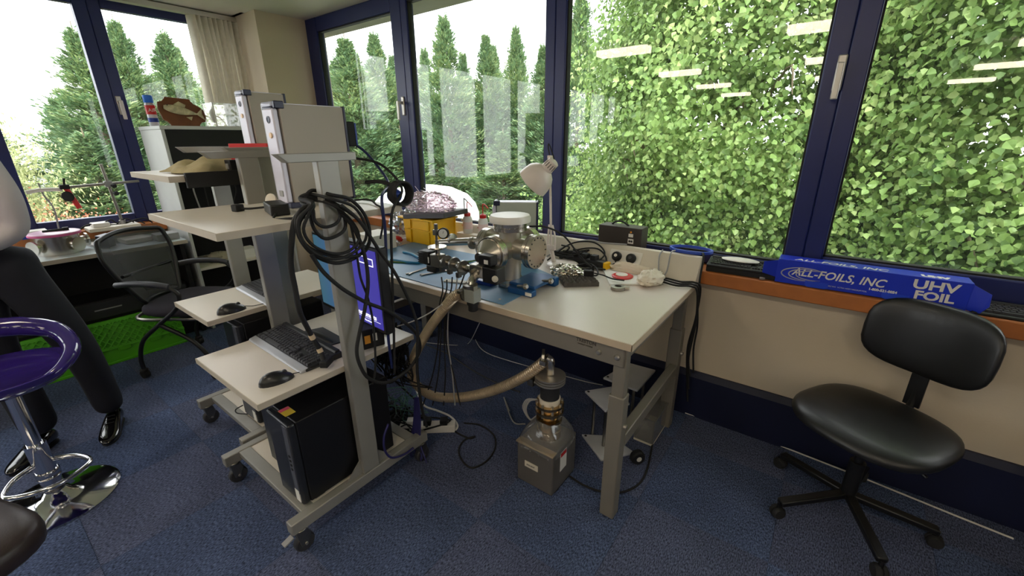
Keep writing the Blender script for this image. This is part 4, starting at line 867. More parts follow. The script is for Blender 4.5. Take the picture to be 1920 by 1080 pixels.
t = thing('pipe_clamp', 'silver hinged pipe clamp on the bench before the white wipes', 'clamp', (-.735, 1.815, .825)); G().lathe([(.016, 0), (.034, .001), (.034, .015), (.016, .016), (.016, 0)], (-.735, 1.815, .826), n=24).mk('clamp_ring', dsteel, t); G().obox((-.70, 1.832, .835), (.03, .018, .014), (0, 0, .4)).mk('wing_nut', bolt, t, bev=.003); G().lathe([(.015, .001), (.015, .006), (0, .006)], (-.735, 1.815, .826), n=16).mk('rubber_seal', rubber, t)
glm = mat('latex_glove', (226, 216, 198), .7, var=.06, bump=.2, bscale=60)
crumple('rubber_glove', 'cream rubber glove lying inflated near the bench corner', 'glove', (-.640, 1.985, .853), (.055, .085, .036), glm, .30, 21, 36, 20, 12, sm=70, cut=-.68)
crumple('rubber_glove', 'cream rubber glove lying behind the white wipes', 'glove', (-.77, 2.078, .850), (.11, .020, .034), glm, .30, 22, 36, 20, 12, sm=70, cut=-.8)
t = thing('power_strip', 'black power strip with yellow end against the bench upstand', 'power strip', (-1.04, 2.08, .825)); G().obox((-1.04, 2.085, .850), (.24, .055, .045), (0, 0, -.12)).mk('housing', black, t, bev=.004); G().obox((-.912, 2.07, .850), (.022, .045, .040), (0, 0, -.12)).mk('end_cap', yel, t, bev=.003)
for k in range(3): G().obox((-1.11+.06*k, 2.092-.007*k, .882), (.036, .04, .03), (0, 0, -.12)).mk('plug', blackm, t, bev=.004)
# sill things
sb = thing('power_supply_box', 'dark brown box with handle and two stickers on the sill', 'power supply', (-.91, 2.28, .868))
G().box(-1.05, -.795, 2.235, 2.335, .870, 1.036).mk('case', mat('brown_black_case', (52, 44, 40), .5, var=.06), sb, bev=.004); G().tube([(-.99, 2.285, 1.036), (-.97, 2.285, 1.052), (-.93, 2.285, 1.056), (-.89, 2.285, 1.036)], .005).mk('handle', rubber, sb)
G().box(-.868, -.842, 2.2338, 2.2352, .985, 1.003).mk('sticker', paper, sb, smooth=0); G().box(-.87, -.838, 2.2338, 2.2352, .948, .975).mk('sticker', paper, sb, smooth=0); G().lathe([(.006, 0), (.006, .001)], (-.860, 2.234, .962), (0, -1, 0), 10).lathe([(.006, 0), (.006, .001)], (-.848, 2.234, .962), (0, -1, 0), 10).mk('sticker_print', ink, sb, smooth=0); G().lathe([(.005, 0), (.005, .004)], (-.855, 2.235, 1.013), (0, -1, 0), 10).mk('indicator', mat('amber_lens', (230, 150, 40), .3), sb)
g = G()
for k in range(9):
    a = .085-.003*(k % 3); g.tube([(-.54+(a+.020)*math.cos(q*math.pi/8), 2.270+.070*math.sin(q*math.pi/8)*(1-.05*(k % 3)), .949+.0045*(k//3)) for q in range(16)], .0028, 6, 3, True)
g.mk('network_cable_coil', mat('blue_cable', (46, 80, 190), .45), label='flat coil of blue network cable on the sill', cat='cable', smooth=60)
k_ = keyboard('thick black keyboard standing on the sill beside the blue coil', (-.445, 2.218, .8935), math.radians(3), .30, .115, 'joined', front=False); G().box(.0, .30, .002, .113, -.025, .0).mk('base_tray', blackm, k_, bev=.002)
G().ell((-.31, 2.30, .928), (.085, .030, .006), (.15, 0, .05), 24, 8).mk('white_pad', whitep, smooth=60, label='white rounded pad lying behind the sill keyboard', cat='pad')
keyboard('dark keyboard on the sill at the right end of the blue box', (.50, 2.212, .8685), math.radians(2), .42, .12, 'joined', front=False, key=dgrey)
G().cyl((-.205, 2.212, .876), (-.19, 2.214, .876), .007).cyl((-.19, 2.214, .876), (-.183, 2.2145, .876), .0055).mk('small_cap', mat('bottle_cap_grey', (120, 110, 108), .4), label='tiny dark cap on the sill left of the blue box', cat='cap')
fx = thing('foil_box', 'long blue carton of foil with white lettering on the sill', 'carton', (.17, 2.27, .868), local=True, rz=math.radians(1.0))
fbm = mat('foil_box_blue', (28, 52, 190), .35, var=.03); fw_ = mat('foil_box_white', (226, 222, 214), .5, var=0)
G().box(-.315, .315, -.048, .048, .004, .112).mk('carton', fbm, fx, bev=.0015)
G().add([(-.315, -.046, .025), (-.315, -.046, .105), (-.368, -.075, .098), (-.368, -.075, .045)], [(0, 1, 2, 3)]).mk('end_flap', fbm, fx, solid=.001, smooth=0); G().add([(.315, -.046, .008), (.315, -.046, .108), (.362, -.070, .085), (.366, -.072, .040), (.35, -.066, .008)], [(0, 1, 2, 3, 4)]).mk('end_flap', fbm, fx, solid=.001, smooth=0)
for x in (-.20, .065): G().prism([(x, .03), (x+.085, .03), (x+.085, .012), (x+.075, .003), (x+.01, .003), (x, .012)], -.052, -.0505, 'y').mk('lock_tab', mat('tab_blue', (40, 72, 205), .3), fx, bev=.0005)
R_ = (math.pi/2, 0, 0)
text('carton_print', 'ALL-FOILS, INC', .048, fw_, (-.255, -.0487, .048), R_, fx, .0003, .0008, .25)
text('carton_print', 'UHV', .050, fw_, (.148, -.0487, .066), R_, fx, .0003, .0016, sx=1.3); text('carton_print', 'FOIL', .046, fw_, (.160, -.0487, .025), R_, fx, .0003, .0016, sx=1.25)
text('carton_print', '1-800-521-0054', .014, fw_, (.02, -.0487, .030), R_, fx, .0003, .0006)
text('carton_print', 'www.allfoils.com   ALL FOILS INC  ULTRA HIGH VACUUM FOIL', .008, fw_, (-.20, -.0487, .018), R_, fx, .0002)
text('carton_print', 'ALL-FOILS, INC', .048, fw_, (-.255, -.030, .1122), (0, 0, 0), fx, .0003, .0008, .25); text('carton_print', 'UHV', .04, fw_, (.17, -.030, .1122), (0, 0, 0), fx, .0003, .003)
g = G()
for k in range(3): g.tube([(-.21+.085*(1-.1*k)*math.cos(a)+.02*k, -.0486, .055+.030*(1-.14*k)*math.sin(a)+.004*math.cos(a)) for a in [math.pi*.28+q*math.pi/9 for q in range(13)]], lambda q: .0004+.0024*math.sin(math.pi*q), 5, 3)
g.mk('carton_logo', mat('foil_logo', (176, 172, 176), .4), fx)
# ---------------------------------------------------------------- bookcase in the corner and what stands on it
lightg = mat('pale_grey_laminate', (196, 198, 196), .45, var=.03)
bc = thing('bookcase', 'tall pale grey bookcase with black inside in the corner', 'bookcase', (-4.26, 1.5, 0))
G().box(-4.50, -4.0, 1.10, 1.122, 0, 1.585).mk('side_panel', lightg, bc, bev=.002); G().box(-4.50, -4.0, 1.893, 1.915, 0, 1.585).mk('side_panel', lightg, bc, bev=.002)
G().box(-4.50, -3.995, 1.095, 1.92, 1.585, 1.610).mk('top_board', lightg, bc, bev=.002); G().box(-4.50, -4.49, 1.122, 1.893, 0, 1.585).mk('back_panel', blackm, bc, smooth=0)
G().box(-4.03, -4.01, 1.122, 1.893, 1.30, 1.585).mk('roller_door', blackm, bc, smooth=0)
for z in (.06, .50, .86, 1.20): G().box(-4.485, -4.02, 1.122, 1.893, z, z+.022).mk('shelf', blackm if z > .9 else shelfm, bc, bev=.001)
t = thing('wall_plaque', 'brown wooden plaque with mounted fish on the bookcase', 'plaque', (-4.2, 1.33, 1.61))
pf = [(1.185, .045), (1.205, .035), (1.222, .012), (1.225, .0), (1.415, .0), (1.42, .014), (1.435, .03), (1.462, .036), (1.475, .075), (1.470, .125), (1.44, .155), (1.415, .168), (1.40, .188), (1.395, .205), (1.235, .215), (1.228, .200), (1.208, .182), (1.18, .175), (1.17, .12)]
g = G().prism([(y, z+1.612) for y, z in pf], -.008, .008, 'x').xf(Matrix.Translation((-4.18, 0, 0))); 
M_ = Matrix.Translation((-4.18, 1.32, 1.612)) @ Matrix.Rotation(math.radians(-12), 4, 'Y') @ Matrix.Translation((4.18, -1.32, -1.612)); g.xf(M_).mk('board', mat('walnut', (112, 66, 36), .35, var=.15, scale=18), t, bev=.004)
g = G(); prof = []
for i in range(15):
    u_ = i/14; r = .034*math.sin(math.pi*min(1, u_*.98+.06))**.75*(1-.42*u_)+.004; prof.append((r, .215*u_))
g.lathe(prof, (-4.155, 1.205, 1.745), (0, 1, -.22), 18); g.add([(-4.155, 1.405, 1.70), (-4.155, 1.455, 1.745), (-4.152, 1.445, 1.70), (-4.155, 1.455, 1.655)], [(0, 1, 2), (0, 2, 3)]).add([(-4.15, 1.27, 1.765), (-4.15, 1.31, 1.79), (-4.15, 1.35, 1.765), (-4.15, 1.34, 1.745)], [(0, 1, 2, 3)]).add([(-4.15, 1.33, 1.675), (-4.15, 1.36, 1.65), (-4.15, 1.375, 1.68)], [(0, 1, 2)])
for p in g.v: p.x = -4.155+(p.x+4.155)*.55
f_ = g.xf(M_).mk('fish', mat('fish_scales', (196, 186, 150), .4, var=.3, scale=30), t, smooth=60, label='mounted pale fish'); G().ell(M_@Vector((-4.135, 1.225, 1.755)), (.004, .004, .004)).mk('eye', ink, f_)
t = thing('aerosol_can', 'aerosol can with blue cap left of the fish plaque', 'can', (-4.33, 1.155, 1.61))
G().lathe([(.030, 0), (.032, .003), (.032, .155), (.024, .172)], (-4.33, 1.16, 1.612), n=22).mk('can_body', mat('can_white', (206, 206, 214), .35, .2), t); G().lathe([(.029, .168), (.031, .172), (.031, .215), (.026, .222), (0, .224)], (-4.33, 1.16, 1.612), n=22).mk('cap', mat('cap_blue', (30, 110, 220), .4), t)
G().lathe([(.0326, .085), (.0326, .15)], (-4.33, 1.16, 1.612), n=22).mk('red_band', redp, t); G().lathe([(.0326, .03), (.0326, .06)], (-4.33, 1.16, 1.612), n=22).mk('blue_band', bluep, t); text('can_print', 'AIR', .035, whitep, (-4.297, 1.135, 1.715), (math.pi/2, 0, 1.1), t)
t = thing('drawer_organiser', 'clear plastic drawer organiser on the bookcase beside the fish', 'organiser', (-4.15, 1.6, 1.61)); clp = glassmat('clear_acrylic', (.93, .95, .95), 2.0, .02, .06)
for nm, a in (('base', (-4.25, -4.06, 1.49, 1.74, 1.612, 1.616)), ('top', (-4.25, -4.06, 1.49, 1.74, 1.785, 1.789)), ('side', (-4.25, -4.06, 1.49, 1.494, 1.612, 1.789)), ('side', (-4.25, -4.06, 1.736, 1.74, 1.612, 1.789)), ('divider', (-4.25, -4.06, 1.57, 1.573, 1.612, 1.789)), ('drawer_front', (-4.064, -4.06, 1.494, 1.736, 1.70, 1.703)), ('drawer_front', (-4.064, -4.06, 1.575, 1.736, 1.616, 1.785))): G().box(*a).mk(nm, clp, t, smooth=0)
g = G()
for y in (1.492, 1.738): g.box(-4.064, -4.058, y-.003, y+.003, 1.612, 1.79).box(-4.252, -4.246, y-.003, y+.003, 1.612, 1.79)
for z in (1.613, 1.70, 1.788): g.box(-4.064, -4.058, 1.49, 1.74, z-.002, z+.002)
g.mk('edges', whitep, t, smooth=0); crumple('paper_wad', 'white crumpled paper inside the clear organiser', 'paper', (-4.15, 1.63, 1.65), (.05, .045, .055), paper, .2, 31, 20, 12, cut=-.6)
t = thing('grey_meter', 'grey meter with dark display inside the bookcase', 'meter', (-4.1, 1.3, 1.222)); G().box(-4.16, -4.06, 1.25, 1.36, 1.222, 1.285).mk('case', greyp, t, bev=.003); G().box(-4.0605, -4.058, 1.27, 1.32, 1.24, 1.27).mk('display', blackm, t, smooth=0)
for i in range(5): cable('hanging_lead', 'lead number %s from the left hanging inside the bookcase' % ['one', 'two', 'three', 'four', 'five'][i], [(-4.03, 1.22+.07*i, 1.20), (-4.02, 1.215+.075*i, 1.12), (-4.025, 1.23+.06*i, .98), (-4.06, 1.25+.06*i, .885)], .006, [greyp, rubber, rubber, whitep, rubber][i], 'leads hanging in the bookcase')
crumple('bubble_bag', 'pale crumpled packaging on the low bookcase shelf', 'packaging', (-4.16, 1.32, .555), (.09, .10, .045), mat('pale_wrap', (176, 166, 150), .6, var=.2), .25, 33, 24, 14, cut=-.7)
G().box(-4.2, -4.05, 1.46, 1.60, .523, .60).mk('white_box', paper, bev=.003, label='small white box on the low bookcase shelf', cat='box')
# ---------------------------------------------------------------- left desk
dk = thing('side_desk', 'long pale desk along the left window with black underside', 'desk', (-4.24, .1, 0))
G().box(-4.50, -3.97, -1.4, 1.075, .752, .78).mk('desktop', mat('desk_pale_blue', (196, 208, 214), .3, var=.03), dk, bev=.002); G().box(-3.971, -3.967, -1.4, 1.075, .752, .779).mk('edge_band', edge_shade, dk, smooth=0)
G().box(-4.40, -4.38, -1.4, 1.075, .30, .752).mk('modesty_panel', blackm, dk, smooth=0)
for y in (-1.38, 1.03): G().box(-4.46, -4.02, y, y+.03, 0, .752).mk('end_panel', blackm, dk, bev=.002)
t = thing('flat_cabinet', 'low black drawer cabinet beneath the side desk', 'cabinet', (-4.2, .6, 0))
G().box(-4.37, -4.06, .02, 1.02, .0, .43).mk('carcass', black, t, bev=.003); G().box(-4.06, -4.05, .03, 1.01, .30, .42).mk('drawer_front', dg2, t, bev=.003); G().box(-4.05, -4.045, .45, .60, .36, .368).mk('drawer_handle', greyp, t, smooth=0)
# vessel with lid
t = thing('steel_vessel', 'round steel vessel with pink rimmed lid on the side desk', 'vessel', (-4.20, .41, .78))
G().lathe([(.118, 0), (.118, .125), (.112, .125), (.112, .006)], (-4.20, .41, .781), n=36).mk('pot', stain, t); G().lathe([(.128, .125), (.130, .128), (.130, .143), (.120, .147), (0, .148)], (-4.20, .41, .781), n=36).mk('lid', mat('pink_lid', (226, 190, 214), .3), t); G().lathe([(.131, .126), (.132, .128), (.132, .138), (.131, .140)], (-4.20, .41, .781), n=36).mk('lid_seal', mat('pink_seal', (214, 90, 150), .4), t)
G().tube([(-4.22, .36, .932), (-4.20, .42, .936), (-4.19, .47, .936)], .008).obox((-4.20, .47, .938), (.03, .03, .02)).mk('lid_handle', blackm, t)
for d in ((.85, .55, 0), (.55, -.85, 0), (-.2, 1, 0)): d = Vector(d).normalized(); c = Vector((-4.20, .41, .845)); G().cyl(c+d*.11, c+d*.15, .028).lathe([(.045, 0), (.045, .012)], c+d*.145, d, 22).mk('port', stain, t)
t = thing('clamp_stand', 'boom stand with steel rods and red clamp before the left window', 'clamp stand', (-4.42, .74, .868))
G().box(-4.50, -4.32, .60, .90, .869, .895).mk('base', cream, t, bev=.004); G().cyl((-4.42, .815, .895), (-4.42, .795, 1.345), .0105).mk('upright', dsteel, t); G().lathe([(.02, .895), (.02, .925)], (-4.42, .815, 0), n=16).mk('collar', greyp, t)
G().cyl((-4.41, .985, 1.208), (-4.41, .56, 1.195), .0095).mk('boom', dsteel, t); G().obox((-4.415, .80, 1.20), (.04, .045, .045)).mk('boss_head', greyp, t, bev=.004)
for dz in (.0, -.055): G().lathe([(.005, 0), (.006, .02), (.018, .035), (.016, .045)], (-4.405, .808, 1.19+dz), (.9, .35, -.1), 6).mk('wing_screw', blackm, t)
G().tube([(-4.40, .565, 1.20), (-4.40, .58, 1.13), (-4.39, .60, 1.045)], .016, 12).mk('red_clamp', redp, t); G().lathe([(.034, 0), (.036, .006), (.03, .012), (0, .013)], (-4.375, .56, 1.135), (.85, -.5, 0), 22).mk('black_knob', blackm, t); G().obox((-4.40, .56, 1.20), (.04, .05, .03)).cyl((-4.40, .56, 1.2), (-4.40, .572, 1.26), .007).mk('clamp_joint', blackm, t)
t = thing('magnifier_light', 'pale straight lamp arm left of the red clamp', 'lamp', (-4.44, .40, .868)); G().tube([(-4.43, .37, 1.178), (-4.43, .45, 1.188), (-4.42, .55, 1.183)], .013).mk('tube', whitep, t); G().tube([(-4.44, .445, 1.235), (-4.44, .45, 1.15), (-4.44, .475, 1.05), (-4.44, .46, .88)], .005).mk('stem', greyp, t); G().box(-4.47, -4.41, .43, .49, .868, .882).mk('foot', greyp, t, bev=.003)
G().box(-4.47, -4.36, .635, .73, .896, .925).mk('white_carton', paper, bev=.003, label='white carton on the clamp stand base', cat='carton')
t = thing('blue_carton', 'blue box with white top at the window corner', 'box', (-4.45, .33, .868)); G().box(-4.50, -4.40, .27, .40, .869, .905).mk('body', bluep, t, bev=.002); G().box(-4.502, -4.398, .268, .402, .905, .918).mk('lid', paper, t, bev=.002)
G().obox((-4.16, .645, .826), (.07, .075, .085), (.1, .1, .4)).mk('navy_cube', navyp, bev=.004, label='small navy block on the side desk behind the vessel', cat='block')
G().obox((-4.28, .62, .79), (.14, .10, .018), (0, 0, .2)).mk('white_tray', paper, bev=.003, label='flat white tray beside the navy block', cat='tray')
G().obox((-4.22, .82, .797), (.18, .16, .034), (0, 0, .1)).mk('white_case', whitep, bev=.006, label='low white case on the side desk behind the mesh chair', cat='case'); G().obox((-4.12, .985, .805), (.14, .14, .05), (0, 0, .0)).mk('grey_unit', greyp, bev=.004, label='small grey unit at the bookcase end of the side desk', cat='unit')
for i, (a, b) in enumerate([(.60, .95), (.55, 1.0), (.66, .9)]): cable('desk_lead', 'dark lead looping on the left sill, %s' % ['lowest', 'middle', 'highest'][i], [(-4.46, a, .872), (-4.43+.02*i, a+.08, .90+.02*i), (-4.42, (a+b)/2, .885+.01*i), (-4.40, b-.06, .91+.012*i), (-4.44, b, .875)], .005, rubber, 'leads on the left sill')
# ---------------------------------------------------------------- green crate
gr = mat('green_crate', (84, 176, 28), .45, var=.06); cr = thing('folding_crate', 'bright green plastic crate on the carpet under the side desk', 'crate', (-3.98, .47, 0))
G().prism([(-3.895, 0), (-3.895, .115), (-3.98, .285), (-4.04, .285), (-4.04, 0)], .06, .885, 'y').mk('body', gr, cr, bev=.004)
G().box(-3.90, -3.885, .05, .895, .0, .018).mk('bottom_rim', gr, cr, bev=.003); a0, b0_ = Vector((-3.893, 0, .118)), Vector((-3.978, 0, .283)); nrm = Vector((.165, 0, .085)).normalized()
G().bar(a0+Vector((0, .06, 0)), a0+Vector((0, .885, 0)), .02, .012, upv=nrm).mk('fold_rim', gr, cr, bev=.002); G().bar(b0_+Vector((0, .06, 0)), b0_+Vector((0, .885, 0)), .024, .016, upv=nrm).mk('top_rim', gr, cr, bev=.002)
for i in range(-4, 21):
    for s in (1, -1):
        ya, yb = .06+.042*i, .06+.042*(i+4 if s > 0 else i-4); p, q = a0+Vector((0, ya, 0)), b0_+Vector((0, yb, 0))
        def cl(p, q, y):
            return p.lerp(q, (y-p.y)/(q.y-p.y))
        lo, hi = .075, .87
        if max(ya, yb) <= lo or min(ya, yb) >= hi: continue
        P_, Q_ = p, q
        if P_.y < lo: P_ = cl(p, q, lo)
        if P_.y > hi: P_ = cl(p, q, hi)
        if Q_.y > hi: Q_ = cl(p, q, hi)
        if Q_.y < lo: Q_ = cl(p, q, lo)
        if (P_-Q_).length > .02: G().bar(P_+nrm*.005, Q_+nrm*.005, .007, .012, upv=nrm).mk('lattice_bar', gr, cr, smooth=0)
for y in (.16, .36, .52, .70, .82): G().box(-3.90, -3.884, y-.035, y+.035, .085, .12).mk('clip', gr, cr, bev=.003)
# ---------------------------------------------------------------- right chair
vinyl = mat('black_vinyl', (25, 25, 26), .40, var=.08, scale=30, bump=.05, bscale=500, coat=.05); frm = mat('chair_black_metal', (16, 16, 18), .4, var=.05)
def star(t, n, r, hub_z, a0, hubr=.03, colm=frm, drop=.03):
    for k in range(n):
        a = a0+2*math.pi*k/n; d = Vector((math.cos(a), math.sin(a), 0))
        l = G().bar(d*.02+Vector((0, 0, hub_z)), d*r+Vector((0, 0, hub_z-drop)), .036, .026).mk('base_leg', colm, t, bev=.006)
        G().cyl(d*r+Vector((0, 0, hub_z-drop)), d*r+Vector((0, 0, .035)), .008).mk('caster_stem', frm, l); w = Vector((-d.y, d.x, 0))
        G().lathe([(.01, -.02), (.022, -.02), (.027, -.012), (.027, -.004), (.02, -.002), (.02, .002), (.027, .004), (.027, .012), (.022, .02), (.01, .02)], d*r+Vector((0, 0, .0275)), w, 16).mk('caster', rubber, l)
rc = thing('task_chair', 'black vinyl task chair with small backrest at the right', 'chair', (.285, 1.93, 0), math.radians(-30), local=True)
g = G().ell((0, 0, .455), (.245, .225, .045), nu=36, nv=14, pw=.72)
for p in g.v:
    p.z += .012*(p.y/.22)**2-.008*(1-(p.x/.25)**2)*(p.z > .455)+(-.02*max(0, -p.y/.22)**3)
g.mk('seat', vinyl, rc, smooth=80)
G().ell((0, 0, .425), (.19, .18, .02), nu=24, nv=8).mk('seat_pan', frm, rc, smooth=80)
g = G().ell((0, 0, 0), (.205, .032, .145), nu=36, nv=16, pw=.62)
for p in g.v: p.y += .05*(p.x/.2)**2*-1+.0
g.xf(Matrix.Translation((0, .255, .755)) @ Matrix.Rotation(-.10, 4, 'X')).mk('backrest', vinyl, rc, smooth=80)
G().tube([(0, .05, .41), (0, .20, .405), (0, .262, .45), (0, .275, .55), (0, .275, .70)], .014, 10).box(-.028, .028, .262, .272, .46, .72).mk('back_stem', frm, rc, bev=.002)
G().cyl((0, 0, .09), (0, 0, .27), .027).cyl((0, 0, .25), (0, 0, .41), .016).box(-.07, .07, -.09, .09, .395, .415).mk('gas_column', frm, rc); G().tube([(.08, -.02, .40), (.16, -.03, .395), (.21, -.04, .385)], .006).mk('lever', frm, rc)
star(rc, 5, .285, .105, math.radians(220+30))
# chair at the right edge: only a foot is in view
ec = thing('edge_chair', 'black swivel chair base just entering the right edge', 'chair', (1.10, 1.91, 0), 0, local=True); star(ec, 5, .29, .105, math.radians(180)); G().cyl((0, 0, .09), (0, 0, .42), .025).mk('gas_column', frm, ec)
g = G().ell((0, 0, .455), (.235, .23, .045), nu=28, nv=12, pw=.72); g.mk('seat', vinyl, ec, smooth=80)
G().ell((0, .20, .755), (.2, .032, .14), nu=28, nv=12, pw=.62).mk('backrest', vinyl, ec, smooth=80); G().tube([(0, .05, .41), (0, .17, .41), (0, .235, .47), (0, .238, .70)], .014, 10).mk('back_stem', frm, ec)
# ---------------------------------------------------------------- mesh chair
meshm = glassmat('chair_mesh', (.22, .22, .23), .6, .4, .05); seatf = mat('dark_seat_fabric', (44, 40, 50), .9, var=.1, bump=.2)
mc = thing('mesh_chair', 'black mesh backed armchair beside the green crate', 'chair', (-3.42, .86, 0), math.radians(35), local=True)
def bk(u, v): # back surface: u across -1..1, v up 0..1 ; local x forward
    w = .235*(.62+.48*math.sin(min(1, v*1.15)*math.pi/2)-.10*max(0, v-.8)/.2); return Vector((-.24-.10*v+.05*(u*u), u*w, .50+.45*v-.03*u*u*v))
g = G(); V = []; Fq = []; n = 12
for i in range(n+1):
    for j in range(n+1): V.append(bk(-1+2*i/n, j/n))
for i in range(n):
    for j in range(n): a = i*(n+1)+j; Fq.append((a, a+1, a+n+2, a+n+1))
g.add(V, Fq).mk('back_mesh', meshm, mc, smooth=80)
fr_ = [bk(-1, j/8) for j in range(9)]+[bk(-1+2*i/8, 1) for i in range(1, 9)]+[bk(1, 1-j/8) for j in range(1, 9)]+[bk(1-2*i/6, 0) for i in range(1, 6)]
G().tube(fr_, .014, 10, 3, True).mk('back_frame', black, mc, smooth=60); G().tube([bk(-.85, .45)+Vector((.01, 0, 0)), bk(0, .38)+Vector((-.03, 0, 0)), bk(.85, .45)+Vector((.01, 0, 0))], .010, 8).mk('lumbar_bar', black, mc, smooth=60)
G().ell((.02, 0, .46), (.25, .24, .045), nu=28, nv=12, pw=.6).mk('seat', seatf, mc, smooth=80); G().tube([(-.2, -.22, .43), (.05, -.24, .425), (.24, -.18, .42), (.25, .18, .42), (.05, .24, .425), (-.2, .22, .43)], .011, 8, 5, True).mk('seat_frame', dsteel, mc, smooth=60)
for s in (-1, 1):
    ap = G().tube([(-.24, s*.25, .655), (-.12, s*.27, .672), (.03, s*.28, .672), (.12, s*.275, .655)], lambda q: .019, 10).mk('arm_pad', dgrey, mc, smooth=60)
    G().tube([(.11, s*.27, .65), (.16, s*.27, .60), (.12, s*.27, .51), (-.02, s*.27, .40), (-.17, s*.26, .28), (-.235, s*.25, .15), (-.24, s*.25, .06)], .013, 10).mk('rear_leg', black, mc, smooth=60)
    G().tube([(-.02, s*.27, .40), (.16, s*.26, .28), (.24, s*.25, .14), (.245, s*.25, .06)], .013, 10).mk('front_leg', black, mc, smooth=60)
    for x in (-.24, .245): G().lathe([(.01, -.016), (.028, -.016), (.030, 0), (.028, .016), (.01, .016)], (x, s*.25, .030), (.3, 1, 0), 16).ell((x, s*.25, .058), (.024, .024, .016)).mk('caster', rubber, mc)
# ---------------------------------------------------------------- bar stool
pur = mat('violet_gloss', (52, 36, 116), .08, var=.05, coat=.6); st = thing('bar_stool', 'glossy violet bar stool on a chrome pedestal at the left edge', 'stool', (-2.50, -.035, 0), local=True)
G().lathe([(.205, 0), (.205, .006), (.19, .012), (.10, .026), (.05, .042), (.036, .06)], n=48).mk('base_disc', chrome, st, smooth=60); G().cyl((0, 0, .05), (0, 0, .30), .034).mk('outer_column', chrome, st); G().cyl((0, 0, .28), (0, 0, .57), .024).mk('gas_lift', chrome, st); G().lathe([(.037, .13), (.040, .135), (.040, .16), (.037, .165)], n=24).mk('column_collar', chrome, st)
G().tube([(0, -.038, .20), (.06, -.10, .20), (.16, -.12, .20), (.225, 0, .20), (.16, .12, .20), (.06, .10, .20), (0, .038, .20)], .010, 10).mk('foot_ring', chrome, st, smooth=60)
G().lathe([(.0, .57), (.10, .572), (.17, .590), (.205, .625), (.212, .645), (.205, .648), (.165, .620), (.10, .605), (0, .600)], n=44).mk('seat', pur, st, smooth=70)
G().tube([(.165, .08, .618), (.13, .155, .645), (.03, .205, .68), (-.10, .19, .725), (-.185, .105, .755), (-.215, 0, .765), (-.185, -.105, .755), (-.10, -.19, .725), (.03, -.205, .68), (.13, -.155, .645), (.165, -.08, .618)], lambda q: .010+.032*math.sin(math.pi*q)**.8, 16).mk('back_loop', pur, st, smooth=70)
bs = thing('leather_seat', 'rounded brown leather seat at the bottom left corner', 'seat', (-1.75, -.30, 0), math.radians(20), local=True); lea = mat('brown_leather', (50, 40, 40), .4, var=.1, bump=.1, bscale=300)
G().ell((0, 0, .43), (.21, .21, .055), nu=32, nv=14, pw=.55).mk('cushion', lea, bs, smooth=80); G().cyl((0, 0, .05), (0, 0, .38), .03).mk('column', chrome, bs); G().lathe([(.20, 0), (.20, .006), (.05, .03), (.03, .05)], n=32).mk('base_disc', chrome, bs)
# ---------------------------------------------------------------- person at the left edge
skinm = mat('skin', (205, 160, 135), .5, var=.05); shirt = mat('pale_shirt', (196, 190, 196), .85, var=.05, scale=6, bump=.3, bscale=25); trous = mat('dark_trousers', (20, 22, 34), .9, var=.12, bump=.25, bscale=30); shoem = mat('polished_shoe', (14, 13, 15), .12, var=.05, coat=.7); hairm = mat('dark_hair', (42, 32, 26), .7, var=.2)
pn = thing('person', 'person in pale shirt, dark trousers and polished black shoes at left edge', 'person', (-3.05, .08, 0))
def skin(name, V, E, R, m, parent, sub=2):
    me = bpy.data.meshes.new(name); off = OFF.get(parent.name, Vector()); me.from_pydata([Vector(v)-off for v in V], E, []); me.materials.append(m)
    o = bpy.data.objects.new(name, me); link(o, parent); o.modifiers.new('skin', 'SKIN')
    for i, r in enumerate(R): sv = me.skin_vertices[0].data[i]; sv.radius = (r, r) if isinstance(r, float) else r; sv.use_root = (i == 0)
    md = o.modifiers.new('sub', 'SUBSURF'); md.levels = md.render_levels = sub
    o.modifiers['skin'].use_smooth_shade = True; return o
hp_ = Vector((-3.12, .06, .96))
skin('trousers', [hp_, (-3.12, .06, 1.05), (-3.055, .125, .88), (-3.01, .19, .66), (-2.985, .225, .52), (-2.975, .25, .30), (-2.975, .262, .085), (-3.17, -.01, .88), (-3.10, -.03, .66), (-3.06, -.03, .50), (-3.03, -.01, .30), (-3.02, .0, .085)],
     [(0, 1), (0, 2), (2, 3), (3, 4), (4, 5), (5, 6), (0, 7), (7, 8), (8, 9), (9, 10), (10, 11)], [.145, .135, .108, .09, .08, .070, .066, .108, .09, .082, .078, .076], trous, pn)
skin('shirt', [(-3.12, .06, 1.03), (-3.13, .06, 1.15), (-3.15, .06, 1.30), (-3.15, .06, 1.42), (-3.15, .06, 1.48), (-3.03, .155, 1.41), (-2.995, .185, 1.27), (-3.0, .185, 1.12), (-2.975, .06, 1.06), (-3.28, -.045, 1.41), (-3.31, -.08, 1.25), (-3.29, -.10, 1.10), (-3.19, -.17, 1.03)],
     [(0, 1), (1, 2), (2, 3), (3, 4), (3, 5), (5, 6), (6, 7), (7, 8), (3, 9), (9, 10), (10, 11), (11, 12)], [.142, .135, .140, .115, .06, .068, .058, .052, .042, .068, .058, .052, .042], shirt, pn)
bv = [(-3.15, .06, 1.44), (-3.15, .06, 1.52), (-3.145, .05, 1.58), (-3.14, .045, 1.66), (-3.14, .045, 1.74)]; be = [(0, 1), (1, 2), (2, 3), (3, 4)]; br = [.055, .055, .07, .088, .062]
skin('body', bv, be, br, skinm, pn); hd = Vector((-3.14, .045, 1.66)); fd = Vector((.6, -.8, 0)); ld = Vector((.8, .6, 0))
g = G().ell(hd+Vector((0, 0, -.005)), (.075, .092, .115), (0, 0, -.64), 24, 16); g.ell(hd+fd*.095+Vector((0, 0, -.015)), (.013, .018, .024), (0, 0, -.64), 10, 8)
